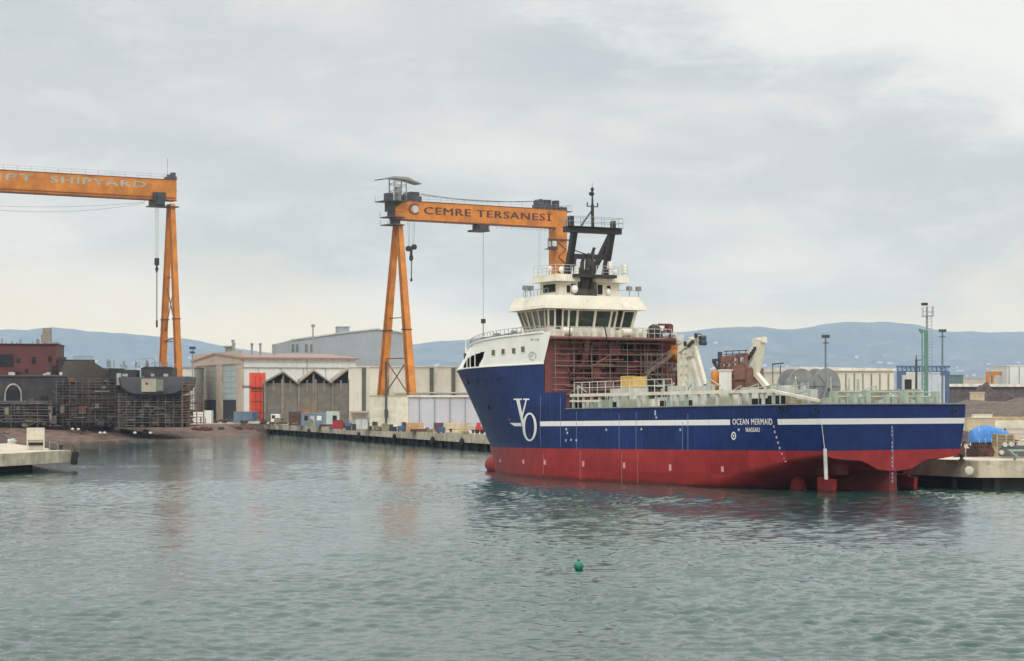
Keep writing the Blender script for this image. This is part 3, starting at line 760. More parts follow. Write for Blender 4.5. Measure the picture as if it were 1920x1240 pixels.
for k in range(13):
    v = 7.2-k*1.13+rr.uniform(-.2, .2); a = rr.uniform(.3, .7); h = rr.uniform(.5, 1.1)
    if k in (2, 9): mb.lathe((uD+1.4, v-.6, 12.9), (0,1,0), [(0,0),(0,.4),(.1,.48),(1.1,.48),(1.2,.4),(1.2,0)], 12)
    else: mb.box(uD+.9, uD+1.8, v-a/2, v+a/2, 12.35, 12.35+h)
mb.split('roof_locker', CREAM, dh)
mb = MB()                                                              # red davit frame on the starboard corner
for v in (-7.0, -8.6): mb.bar((uD+.8, v, 12.35), (uD+.8, v+(.5 if v > -8 else 0), 13.9), .22)
mb.bar((uD+.8, -6.9, 13.9), (uD+.8, -8.7, 13.9), .22); mb.box(uD+.5, uD+1.3, -8.75, -8.1, 13.0, 13.9); mb.bar((uD+.8, -6.6, 12.5), (uD+.8, -8.3, 13.6), .2)
mb.build('davit', mat('dull_red_paint', (.11,.026,.024), .7, grime=.4), dh)
mb = MB(); mb.ball((uD+.9, -6.4, 13.2), .75, .8, .75, 12, 8); mb.box(uD+.4, uD+1.4, -7.2, -5.6, 12.35, 12.9); mb.build('capstan', BLACK, dh)
# ---- wheelhouse
uw0, uw1 = 50.4, 58.2
mb = MB()
def ring(u0, u1, v, w): return [(u0, v, w), (u1, v*.86, w), (u1, -v*.86, w), (u0, -v, w)]
def band(mb, A, B, mi=0):
    n_ = len(A); mb.add(A+B, [(i, (i+1)%n_, n_+(i+1)%n_, n_+i) for i in range(n_)], mi)
b0 = ring(uw0+.75, uw1-.9, 5.65, 12.35); b1 = ring(uw0+.6, uw1-.6, 5.75, 13.45); b2 = ring(uw0+.1, uw1+.3, 6.1, 15.55)
band(mb, b0, b1)
f0 = ring(uw0-.65, uw1+1.2, 6.95, 15.62); f1 = ring(uw0-.55, uw1+1.0, 6.85, 15.95); f2 = ring(uw0-.05, uw1+.4, 6.2, 17.15); f3 = ring(uw0+.2, uw1+.1, 5.9, 17.15)
band(mb, f0, f1); band(mb, f1, f2); mb.add(f3, [(0,1,2,3)]); band(mb, f2, f3); band(mb, b2, f0)
mb.add(ring(uw0+.1, uw1+.3, 6.1, 15.56), [(0,1,2,3)])
mb.box(uw0-.5, uw0+.7, -6.2, 6.2, 12.36, 12.5)
wh = mb.build('wheelhouse', CREAM, SHIP)
def edgepts(A, B, t): return Vector(A).lerp(Vector(B), t)
faces = [(3, 0, [0,.10,.30,.33,.46,.56,.82,.90,1.0]), (0, 1, [0,.06,.24,.42,.60,.78,.94,1.0]), (2, 3, [0,.06,.24,.42,.60,.78,.94,1.0]), (1, 2, [0,.12,.31,.5,.69,.88,1.0])]
# aft face: starboard -> port ; window spans as fractions
aft = [(.03,.14,'w'),(.16,.215,'door'),(.235,.275,'w'),(.295,.455,'w'),(.48,.655,'w'),(.68,.755,'w'),(.775,.825,'w'),(.845,.91,'door'),(.93,.985,'w')]
mull = MB()
def wall(a, b_, spans, low=.0):
    A0, A1 = Vector(b1[a]), Vector(b1[b_]); B0, B1 = Vector(b2[a]), Vector(b2[b_])
    nrm = (A1-A0).cross(B0-A0).normalized(); ctr = Vector((54, 0, 14.5))
    if nrm.dot((A0+B1)/2-ctr) < 0: nrm = -nrm
    ed = sorted(set([0, 1]+[round(x, 4) for s_ in spans for x in s_[:2]]))
    for x0, x1 in zip(ed[:-1], ed[1:]):                  # solid posts between windows
        if any(abs(x0-s_[0]) < 1e-3 and abs(x1-s_[1]) < 1e-3 for s_ in spans): continue
        q = [A0.lerp(A1, x0), A0.lerp(A1, x1), B0.lerp(B1, x1), B0.lerp(B1, x0)]
        mull.add(q+[p-nrm*.12 for p in q], [(0,1,2,3),(4,7,6,5),(0,4,5,1),(1,5,6,2),(2,6,7,3),(3,7,4,0)])
    for x0, x1, k in spans:
        q = [A0.lerp(A1, x0), A0.lerp(A1, x1), B0.lerp(B1, x1), B0.lerp(B1, x0)]
        lo, hi = (.04, .95)
        if k == 'door': lo = -.35
        r = [q[0].lerp(q[3], lo), q[1].lerp(q[2], lo), q[1].lerp(q[2], hi), q[0].lerp(q[3], hi)]
        if k == 'w':
            for (i0, i1, t0, t1) in ((0, 3, 0, lo), (0, 3, hi, 1)):
                z = [q[0].lerp(q[3], t0), q[1].lerp(q[2], t0), q[1].lerp(q[2], t1), q[0].lerp(q[3], t1)]; mull.add(z, [(0,1,2,3)])
        w_ = MB(); w_.add([p-nrm*(.09 if k == 'w' else -.01) for p in r], [(0,1,2,3)])
        w_.build('window' if k == 'w' else 'door', GLASS if k == 'w' else VOID, wh, fix=False)
wall(3, 0, aft)
sidew = [(.02,.10,'w'),(.13,.30,'w'),(.34,.50,'w'),(.54,.70,'w'),(.74,.87,'w'),(.89,.985,'w')]
wall(0, 1, sidew); wall(2, 3, sidew); wall(1, 2, [(.03,.2,'w'),(.23,.4,'w'),(.43,.57,'w'),(.6,.77,'w'),(.8,.97,'w')])
mull.build('window_frame', CREAM, wh)
mb = MB()                                                               # railing and balcony outside the bridge
for (p_, q_) in (((uw0-.5,6.6),(uw0-.5,-8.2)), ((uw0-.5,6.6),(uw1-1.0,6.6))):
    a, b_ = Vector((*p_, 12.45)), Vector((*q_, 12.45)); k_ = int((b_-a).length/.9)
    for h in (.5, .8, 1.15): mb.tube(a+Vector((0,0,h)), b_+Vector((0,0,h)), .028, 5)
    for i in range(k_+1): c = a.lerp(b_, i/k_); mb.tube(c, c+Vector((0,0,1.15)), .032, 5)
mb.build('railing', GREYW, wh)
mb = MB()
for px, py in ((985,560),(995,556),(1180,556),(1197,556)):
    p = Su(px, py, 55 if px < 1100 else 51); mb.tube((p.x, p.y, 17.0), (p.x, p.y, 18.0), .05, 5); mb.box(p.x-.3, p.x+.3, p.y-.22, p.y+.22, 17.9, 18.4)
mb.tube((50.6, -6.0, 17.9), (50.6, -3.4, 17.9), .03, 5); mb.tube((50.6, 6.0, 17.9), (57, 5.2, 17.9), .03, 5)
for k in range(8): mb.tube((50.6+k*.9, 6.0-k*.1, 17.1), (50.6+k*.9, 6.0-k*.1, 17.9), .03, 5)
mb.build('searchlight', GREY, wh)
# ---- upper house and monkey island
mb = MB()
mb.box(51.2, 55.2, 1.6, 4.1, 17.0, 18.75); mb.box(51.2, 55.2, -4.1, -1.0, 17.0, 18.75)
mb.box(52.6, 55.2, -1.0, 1.6, 17.0, 18.75)
for s0, s1 in ((1.7, 5.0), (-5.0, -.4)):
    A = [(50.5, s0, 18.75), (55.8, s0, 18.75), (55.8, s1, 18.75), (50.5, s1, 18.75)]
    B = [(50.7, s0, 19.55), (55.5, s0, 19.55), (55.5, s1*.97, 19.55), (50.7, s1*.97, 19.55)]
    mb.add(A+B, [(0,1,2,3),(4,5,6,7),(0,1,5,4),(1,2,6,5),(2,3,7,6),(3,0,4,7)])
uh = mb.build('upper_bridge', CREAM, SHIP)
mb = MB(); mb.box(51.1, 51.19, 1.9, 2.5, 17.4, 18.5); mb.box(51.1, 51.19, 2.7, 3.1, 17.5, 18.3); mb.box(51.1, 51.19, -1.7, -1.1, 17.4, 18.5); mb.box(51.1, 51.19, -2.8, -2.4, 17.5, 18.4); mb.box(52.0, 54.5, 4.1, 4.16, 17.6, 18.5)
mb.build('opening', VOID, uh)
mb = MB()
for (p_, q_) in (((50.7,4.9),(50.7,1.8)), ((50.7,4.9),(55.4,4.9)), ((50.7,-.6),(50.7,-4.9)), ((50.7,-4.9),(55.4,-4.9))):
    a, b_ = Vector((*p_, 19.5)), Vector((*q_, 19.5)); k_ = max(2, int((b_-a).length/.8))
    for h in (.4, .75, 1.1): mb.tube(a+Vector((0,0,h)), b_+Vector((0,0,h)), .028, 5)
    for i in range(k_+1): c = a.lerp(b_, i/k_); mb.tube(c, c+Vector((0,0,1.1)), .03, 5)
mb.build('railing', GREYW, uh)
mb = MB()
for u, v, r, z in ((51.5, 3.6, .32, 20.1), (53.2, 4.0, .25, 20.3), (51.4, -3.6, .3, 20.0)):
    mb.ball((u, v, z), r, r, r*1.1, 10, 7); mb.tube((u, v, 19.5), (u, v, z), .06, 5)
mb.ball((51.0, 2.2, 17.9), .45, .45, .5, 10, 7); mb.ball((51.0, -2.4, 17.7), .3, .3, .4, 10, 7)
mb.box(50.9, 51.3, 1.7, 2.1, 19.5, 20.5); mb.box(50.9, 51.5, -4.9, -4.5, 19.9, 20.9); mb.box(50.9, 51.4, -2.9, -2.5, 20.4, 21.2)
mb.split('antenna_dome', WHITE, uh, smooth=40)
# exhaust stacks
mb = MB()
for v, h, r, lean in ((1.8, 21.0, .2, .6), (.9, 21.0, .24, .2), (.25, 21.5, .28, -.1), (-.35, 22.2, .22, -.3), (.55, 19.8, .3, 0), (1.35, 19.9, .2, .2)):
    mb.tube((51.6, v-lean*.3, 16.9), (51.2, v+lean*.4, h), r, 10); mb.tube((51.2, v+lean*.4, h-.02), (50.9, v+lean*.4, h+.45), r*.8, 8)
mb.box(51.0, 52.5, -.9, 2.0, 16.9, 18.0)
mb.build('exhaust_stack', mat('sooty_steel', (.055,.048,.046), .8, var=.5, vscale=1.5), SHIP)
# portal mast
mast = MB()
ZB = 24.55
for v in (2.45, -2.65): mast.bar((52.1, v, 19.4), (50.5, v, ZB), .62, .62)
mast_o = MB().box(49.9, 52.4, -2.9, 2.7, 19.2, 19.55).build('mast', BLACK, SHIP); mast.split('mast_leg', BLACK, mast_o)
mb = MB(); mb.bar((50.5, 3.75, ZB), (50.5, -3.75, ZB), .8, .62); mb.box(49.6, 51.4, -3.6, 3.6, ZB+.31, ZB+.37); mb.build('crossbeam', BLACK, mast_o)
mb = MB(); mb.bar((51.4, 2.45, 21.65), (51.4, -2.65, 21.65), .5, .55); mb.bar((51.4, 2.2, 22.4), (51.4, -.2, 21.8), .1); mb.build('crossbeam', BLACK, mast_o)
mb = MB()
for v in (-2.65,): mb.bar((50.6, v, ZB-.2), (55.2, v, 19.5), .5, .55)
mb.build('strut', BLACK, mast_o)
mb = MB()
for a, b_ in (((49.7,3.6),(49.7,-3.6)), ((51.3,3.6),(51.3,-3.6)), ((49.7,-3.6),(51.3,-3.6)), ((49.7,3.6),(51.3,3.6))):
    A, B = Vector((*a, ZB+.37)), Vector((*b_, ZB+.37)); k_ = max(2, int((B-A).length/1.2))
    for h in (.55, 1.1): mb.tube(A+Vector((0,0,h)), B+Vector((0,0,h)), .028, 5)
    for i in range(k_+1): c = A.lerp(B, i/k_); mb.tube(c, c+Vector((0,0,1.1)), .03, 5)
mb.build('railing', GREY, mast_o)
mb = MB(); mb.box(50.2, 50.8, 2.7, 3.2, ZB+.3, ZB+1.5); mb.box(50.2, 50.8, -3.0, -2.6, ZB+.3, ZB+1.2); mb.build('lamp_box', BLACK, mast_o)
mb = MB()
mb.tube((50.5, 0, ZB), (50.5, 0, ZB+3.0), .21, 8, .17); mb.tube((50.5, 0, ZB+3), (50.5, 0, ZB+4.6), .13, 8, .08)
mb.tube((50.5, .0, ZB+2.4), (50.5, 1.55, ZB+.5), .09, 6); mb.bar((50.5, -.75, ZB+2.75), (50.5, .75, ZB+2.75), .1)
mb.tube((50.5,-.7,ZB+2.75),(50.5,-.7,ZB+3.2),.08,6); mb.tube((50.5,.7,ZB+2.75),(50.5,.7,ZB+3.2),.08,6)
mb.ball((50.5, .1, ZB+4.2), .3, .34, .26, 10, 7); mb.ball((50.5, 0, ZB+4.7), .2, .2, .25, 8, 6); mb.tube((50.5,0,ZB+4.6),(50.5,0,ZB+5.4),.025,4)
mb.build('pole', BLACK, mast_o)
# ---- cargo rails along both sides with stanchions
for sg, m_, u1, u2 in ((1, PALEGREEN, 42.2, 7.5), (-1, PALEGREEN, 42.2, 5.5)):
    mb = MB(); vv = sg*8.45
    mb.bar((u1, vv, 5.72), (u2, vv, 5.62), .42, .34)
    if sg == 1: mb.bar((u2, vv, 5.62), (.6, vv+.05, 4.6), .3, .26); mb.bar((u1+.1, vv+.1, 5.1), (u1-5.8, vv+.1, 5.05), .14, .2)
    else: mb.bar((u2+.1, vv, 5.6), (u2+.1, vv, 3.0), .4, .4)
    root = mb.build('cargo_rail', m_ if sg == -1 else CREAM, SHIP)
    u = u1-.4; k = 0
    while u > u2-.2:
        q = MB(); q.box(u-.10, u+.10, vv-.14, vv+.14, 3.0, 5.48); q.build('stanchion', GREYW if k % 2 else PALEGREEN, root); u -= 1.55+.5*(k % 3 == 0); k += 1
# pale casings, lockers and pipework on deck behind the port rail
mb = MB(); rr = random.Random(12); u = 42
cas = MB(); gap = MB(); gp = MB()
while u > 7:
    a = rr.uniform(.8, 2.6); h = rr.uniform(4.7, 5.5) if rr.random() < .8 else 4.4; v0 = rr.uniform(6.6, 7.4)
    t_ = rr.random(); (cas if t_ < .45 else gp if t_ < .8 else gap).box(u-a, u, v0-1, v0, 3.0, h)
    if rr.random() < .5: gap.box(u-a*.7, u-a*.45, v0-.3, v0+.02, 3.2, 4.95)
    u -= a+rr.uniform(.15, .7)
q = S(1354, 750, 7.6); cas.box(q.x-2.0, q.x+2.3, 7.0, 7.75, 3.0, 5.4)
q = S(1185, 755, 7.5); cas.box(q.x-2, q.x+1.6, 7.0, 7.6, 3.0, 5.2)
cas.split('deck_casing', CREAM, SHIP); gp.split('deck_casing', PALEGREEN, SHIP); gap.split('deck_opening', VOID, SHIP)
mb = MB()
for k in range(26):
    u = rr.uniform(7, 43); v = rr.uniform(-6, 6.5); h = rr.uniform(4.8, 6.6); a = rr.uniform(.4, 1.6)
    mb.box(u-a/2, u+a/2, v-a/2, v+a/2, 3.0, h)
mb.split('deck_machinery', GREYW, SHIP)
mb = MB()
for k in range(60):
    u = rr.uniform(6, 44); v = rr.uniform(-8, 7.8); h = rr.uniform(5.4, 7.2); mb.tube((u, v, 3), (u, v, h), rr.uniform(.04, .11), 5)
    if k % 2: mb.tube((u, v, h), (u+rr.uniform(-3, 3), v+rr.uniform(-1.5, 1.5), h-rr.uniform(0, .8)), .06, 5)
mb.build('deck_pipework', PALEGREEN, SHIP)['kind'] = 'stuff'
mb = MB(); 
for h in (6.5, 7.1): mb.tube((42, 8.2, h), (24, 8.2, h), .04, 5)
for k in range(13): mb.tube((42-1.5*k, 8.2, 5.8), (42-1.5*k, 8.2, 7.1), .045, 5)
mb.build('railing', GREYW, SHIP)
# stern: low green frames and rollers seen over the transom bulwark
mb = MB()
for k in range(14):
    v = 6.5-k*1.05; h = (4.9, 5.5, 4.7, 5.2)[k % 4]; mb.box(1.5+.3*(k%3), 2.2+.3*(k%3), v-.25, v+.25, 3.0, h)
mb.tube((2.4, 5.5, 5.0), (2.4, -8, 5.0), .09, 6); mb.tube((3.4, 4.0, 5.45), (3.4, -8, 5.45), .07, 6)
mb.build('stern_frame', PALEGREEN, SHIP)
mb = MB(); rr = random.Random(8)
for k in range(18):
    v = rr.uniform(-7.5, 7); u = rr.uniform(3, 12); a = rr.uniform(.3, .9); mb.box(u-.4, u+.4, v-a, v+a, 3.0, rr.uniform(4.7, 5.4))
mb.split('deck_fitting', mat('tan_paint', (.30,.26,.18), .7, var=.25, grime=.4), SHIP)
# ---- cable reels
for px, r in ((1493, 1.75), (1540, 1.8)):
    p = Su(px, 724, 17.5); c = Vector((17.5, p.y, p.z)); mb = MB()
    mb.lathe(c, (1,0,0), [(-.9,.15),(-.9,r),(-.8,r),(-.8,r*.55),(.8,r*.55),(.8,r),(.9,r),(.9,.15)], 40)
    reel = mb.build('cable_reel', mat('reel_grey', (.20,.215,.215), .6, var=.12, grime=.3), SHIP, smooth=30)
    mb = MB()
    for sx in (-1.05, 1.05):
        for sy in (-1.5, 1.5): mb.bar((c.x+sx, c.y+sy, 3.0), (c.x+sx, c.y+sy*.1, c.z), .22)
        mb.bar((c.x+sx, c.y-1.9, 3.9), (c.x+sx, c.y+1.9, 3.9), .22)
    mb.lathe((c.x-1.1, c.y, c.z), (1,0,0), [(0,0),(0,.3),(2.2,.3),(2.2,0)], 12)
    for k in range(8):
        t = 2*math.pi*k/8; mb.bar((c.x-.93, c.y, c.z), (c.x-.93, c.y+math.cos(t)*r*.95, c.z+math.sin(t)*r*.95), .1, .06)
    mb.build('reel_stand', GREY, reel)
# ---- deck cranes (cream) on the starboard side
def deck_crane(u, v, pts_boom, w_boom, name_col, tall):
    pass
def P3(px, py, v): q = S(px, py, v); return (q.x, q.y, q.z)
mb = MB(); v = -5.5
mb.bar(P3(1276,656,v), P3(1309,631,v), .7, .7, .5, .55); mb.bar(P3(1302,634,v), P3(1297,668,v), .95, .9, .75, .75); mb.bar(P3(1311,632,v), P3(1318,640,v), .5); mb.bar(P3(1275,657,v), P3(1300,662,v), .4)
c1 = mb.build('deck_crane', CREAM, SHIP)
mb = MB()
for a, b_ in (((1275,657),(1275,727)),((1284,660),(1284,727)),((1296,664),(1296,727)),((1303,650),(1322,722)),((1296,668),(1312,726))): mb.bar(P3(*a, v), P3(*b_, v), .42)
for y in (668, 684, 700, 714): mb.bar(P3(1275,y,v), P3(1298,y,v), .25)
q = P3(1284, 727, v); mb.box(q[0]-1.4, q[0]+1.6, q[1]-1.2, q[1]+1.2, 3.0, q[2]+.2); mb.build('pedestal', CREAM, c1)
mb = MB(); 
for a in ((1309,630),(1317,634),(1318,643),(1289,645)): q = P3(*a, v); mb.lathe((q[0], q[1]-.35, q[2]), (0,1,0), [(0,0),(0,.3),(.7,.3),(.7,0)], 10)
mb.bar(P3(1290,650,v+.5), P3(1300,640,v+.5), .3); mb.build('sheave', DARKSTEEL, c1)
mb = MB(); v = -5.5
mb.bar(P3(1392,689,v), P3(1424,641,v), .7, .75, .5, .5); mb.bar(P3(1427,636,v), P3(1417,700,v), .9, .85, .55, .7); mb.bar(P3(1415,640,v), P3(1434,637,v), .6); mb.bar(P3(1417,700,v), P3(1440,728,v), .5); mb.bar(P3(1392,690,v), P3(1416,690,v), .5)
c2 = mb.build('deck_crane', CREAM, SHIP)
mb = MB()
q0, q1_ = P3(1392,692,v), P3(1417,730,v); mb.box(q1_[0], q0[0], v-1.1, v+1.1, q1_[2], q0[2]); mb.box(q1_[0]-.6, q0[0]+.6, v-1.4, v+1.4, 3.0, q1_[2])
mb.build('pedestal', mat('brown_paint', (.20,.10,.075), .7, var=.3, grime=.4), c2)
mb = MB()
for t in np.linspace(.1, .9, 8): a = Vector(P3(1398,690,v)).lerp(Vector(P3(1424,650,v)), t); mb.box(a.x-.22, a.x+.22, a.y+.35, a.y+.5, a.z-.2, a.z+.2)
mb.build('ladder', DARKSTEEL, c2)
# brown winch tower between the cranes
mb = MB(); v = -4.5
for a, b_ in (((1352,680),(1352,735)),((1372,672),(1372,735)),((1384,664),(1384,735)),((1398,664),(1398,735)),((1362,680),(1362,735))): mb.bar(P3(*a, v), P3(*b_, v), .32)
for a, b_ in (((1354,672),(1400,666)),((1352,690),(1400,690)),((1352,712),(1400,712)),((1354,680),(1384,680)),((1372,690),(1384,712))): mb.bar(P3(*a, v), P3(*b_, v), .32)
for sx in (0, 2.2):
    for a, b_ in (((1354,674),(1374,671)),((1378,690),(1398,688))): mb.bar(P3(*a, v-sx), P3(*b_, v-sx), .4, .55)
q0, q1_ = P3(1384,690,v), P3(1400,712,v); mb.box(q1_[0], q0[0], v-1.2, v+.6, q1_[2], q0[2]); q0, q1_ = P3(1356,714,v), P3(1398,738,v); mb.box(q1_[0], q0[0], v-1.4, v+.4, q1_[2]-2, q0[2])
tw = mb.build('winch_tower', mat('brown_paint', (.20,.10,.075)), SHIP)
mb = MB()
for y in (657, 663): mb.tube(P3(1358,y+2,v), P3(1402,y,v), .05, 5)
for x in (1362, 1374, 1386, 1398): mb.tube(P3(x,658,v), P3(x,668,v), .05, 5)
mb.bar(P3(1350,660,v), P3(1350,730,v), .35); mb.bar(P3(1337,676,v), P3(1366,674,v), .3); mb.bar(P3(1338,678,v), P3(1350,697,v), .28)
mb.build('davit', DARKSTEEL, tw)
q = P3(1342, 710, -3.5); mb = MB(); mb.lathe((q[0], q[1], q[2]-.9), (0,0,1), [(0,.0),(0,.42),(.15,.5),(1.6,.5),(1.75,.4),(1.75,0)], 14); mb.bar((q[0], q[1], 3.0), (q[0], q[1], q[2]-.85), .9)
mb.build('buoy', ORANGE2 if False else ORANGE, SHIP, smooth=40)
q = P3(1360, 706, -3.2); mb = MB(); mb.box(q[0]-.5, q[0]+.5, q[1]-.45, q[1]+.45, 3.0, q[2]+.6); mb.box(q[0]-.6, q[0]+.6, q[1]-.55, q[1]+.55, q[2]+.6, q[2]+.72); mb.build('deck_cabinet', WHITE, SHIP)
# ---- separate things carried on deck
def on_ship(o): o.matrix_world = SM @ Matrix.Translation(Vector(o.location)); return o
q = S(1188, 728, 6.2)
t = thing('container', 'small yellow container standing on the vessel deck in front of the brown bulkhead', 'container'); t.location = (q.x, 6.2, 3.0+2.9)
t.matrix_world = SM @ Matrix.Translation((q.x, 6.2, q.z))
mb = MB(); mb.box(-1.1, 1.1, -.8, .8, .05, 1.2)
for k in range(7): mb.box(-1.0+k*.31, -.88+k*.31, .8, .84, .12, 1.12)
mb.build('container_body', YELLOW, t)
mb = MB(); 
for sx in (-1.12, 1.12):
    for sy in (-.82, .82): mb.bar((sx, sy, 0), (sx, sy, 1.25), .1)
mb.bar((-1.12,.82,1.22),(1.12,.82,1.22),.1); mb.bar((-1.12,.82,.05),(1.12,.82,.05),.1)
mb.build('frame', YELLOW, t)
mb = MB(); mb.box(-1.3, 1.3, -.9, .9, 3.0-q.z, -.004)
mb.build('stand', GREYW, t)
# scaffolding in front of the aft bulkhead
def scaffold(name, label, W_, Hh, bays, lifts, depth, m_, plank, r=.05, group=None, seed=0):
    t = thing(name, label, 'scaffolding', group=group); rr = random.Random(seed); mb = MB(); pl = MB()
    for i in range(bays+1):
        x = W_*i/bays
        for y in (0, depth): mb.tube((x, y, 0), (x+rr.uniform(-.05,.05), y, Hh+rr.uniform(-.3, .9)), r, 5)
    for j in range(1, lifts+1):
        z = Hh*j/lifts
        for y in (0, depth): mb.tube((-.3, y, z), (W_+.3, y, z), r, 5); mb.tube((-.3, y, z+.55), (W_+.3, y, z+.55), r*.8, 5)
        for i in range(bays+1): mb.tube((W_*i/bays, -.2, z), (W_*i/bays, depth+.2, z), r, 5)
        i = 0
        while i < bays:
            k = min(bays-i, rr.randint(1, 3))
            if rr.random() < .72: pl.box(W_*i/bays, W_*(i+k)/bays-.08, .1, depth-.1, z-.10, z-.04)
            i += k
    for i in range(0, bays, 2):
        j = rr.randint(0, lifts-1); mb.tube((W_*i/bays, -.05, Hh*j/lifts), (W_*(i+1)/bays, -.05, Hh*(j+1)/lifts), r, 5)
    mb.build('tube_frame', m_, t); pl.build('plank_deck', plank, t); return t
PLANK = mat('scaffold_plank', (.20,.15,.11), .85, var=.3, grime=.4)
sc1 = scaffold('scaffolding', 'pale tube scaffolding in front of the red-brown bulkhead on the vessel', 14.4, 6.6, 6, 5, 1.0, mat('dull_tube', (.24,.19,.17), .6, var=.25), PLANK, .04, seed=1)
sc1.matrix_world = SM @ Matrix.Translation((uD-.1, 7.6, 5.1)) @ Matrix.Rotation(R(-90), 4, 'Z')
# stair tower, aft of the bulkhead to starboard
mb = MB(); t = thing('stair_tower', 'rusty scaffold stair climbing the brown bulkhead beside the cream deck crane', 'stairs')
t.matrix_world = SM @ Matrix.Translation((uD-2.2, -3.2, 3.0)) @ Matrix.Rotation(R(-90), 4, 'Z')
for x in (0, 1.4, 2.8, 4.2):
    for y in (0, 1.2): mb.tube((x, y, 0), (x, y, 7.6), .05, 5)
for z in (1.2, 2.5, 3.8, 5.1, 6.4, 7.4):
    for y in (0, 1.2): mb.tube((0, y, z), (4.2, y, z), .045, 5)
mb.build('tube_frame', TUBE_R, t); mb = MB()
for k in range(3):
    a, b_ = ((.2, 4.0), (4.0, .2))[k % 2]; mb.bar((a, .6, .2+k*2.5), (b_, .6, 2.5+k*2.5), .9, .14)
    mb.bar((a, 0, 1.1+k*2.5), (b_, 0, 3.4+k*2.5), .05)
mb.build('stair_flight', TUBE_R, t)
# orange rescue boat under the starboard davit, seen past the corner of the deckhouse
t = thing('rescue_boat', 'orange rescue boat stowed behind the brown deckhouse corner', 'boat'); t.matrix_world = SM @ Matrix.Translation((uD-1.5, -8.0, 9.4)) 
mb = MB(); mb.ball((0,0,.9), 2.1, .95, .85, 18, 10); mb.build('boat_hull', ORANGE, t, smooth=60)
mb = MB(); mb.box(-.6, .7, -.55, .55, 1.3, 2.1); mb.build('canopy', ORANGE, t)
mb = MB(); mb.bar((-1.4,0,-.5),(-1.4,0,.3),.2); mb.bar((1.4,0,-.5),(1.4,0,.3),.2); mb.bar((-1.6,0,-.6),(3.5,0,-.6),.35); mb.build('cradle', GREYW, t)
# ================================================================== gantry cranes
def crane(name, label, base, rz, span, x0, z_top0, z_bot0, spread, leg2=True, apex_in=1.0):
    t = thing(name, label, 'gantry crane', base, rz); return t
def girder(t, x0, x1, zb, zt, d, slant=1.2):
    mb = MB()
    poly = [(x0, -d/2, zb), (x1, -d/2, zb), (x1, -d/2, zt), (x0+slant, -d/2, zt), (x0, -d/2, zt-1.6)]
    mb.prism(poly, (0, d, 0))
    g = mb.build('girder', ORANGE, t)
    mb = MB()
    mb.box(x0, x1, -d/2-.14, d/2+.14, zb-.22, zb-.004); mb.box(x0+slant, x1, -d/2-.1, d/2+.1, zt+.004, zt+.16)
    k = x0+4
    while k < x1: mb.box(k-.15, k+.15, -d/2-.12, -d/2-.01, zb-.55, zb-.23); k += 9
    mb.build('flange', mat('brown_orange_paint', (.16,.05,.02), .6, var=.25), g)
    mb = MB(); mb.box(x0, x1, -d/2-.05, -d/2-.01, zb+.75, zb+.9)
    k = x0+3
    while k < x1-1: mb.box(k-.05, k+.05, -d/2-.03, -d/2-.004, zb+.01, zt-.02); k += 5.5
    mb.build('stiffener', ORANGE, g)
    mb = MB(); n_ = int((x1-x0)/3.2)
    for i in range(n_+1):
        x = x0+slant+(x1-x0-slant)*i/n_
        mb.tube((x, -d/2, zt+.16), (x, -d/2, zt+1.25), .035, 4)
    for h in (.7, 1.25): mb.tube((x0+slant, -d/2, zt+h), (x1, -d/2, zt+h), .025, 4)
    mb.build('railing', GREY, g); return g
def gtext(s, g, x0, x1, z0, z1, y, m_, slant=0, wide=1.0):
    vs, fs = text_mesh(s); a = min(v[0] for v in vs); b_ = max(v[0] for v in vs); ch = max(v[1] for v in vs if True)
    capz = .70
    q = MB()
    for dx, dy in ((0, 0), (.10, -.004), (.20, -.008)): q.add([(x0+dx+(x1-x0)*(v[0]-a)/(b_-a), y+dy, z0+dx*.25+(z1-z0)*v[1]/capz) for v in vs], fs)
    return q.build('lettering', m_, g, fix=False)
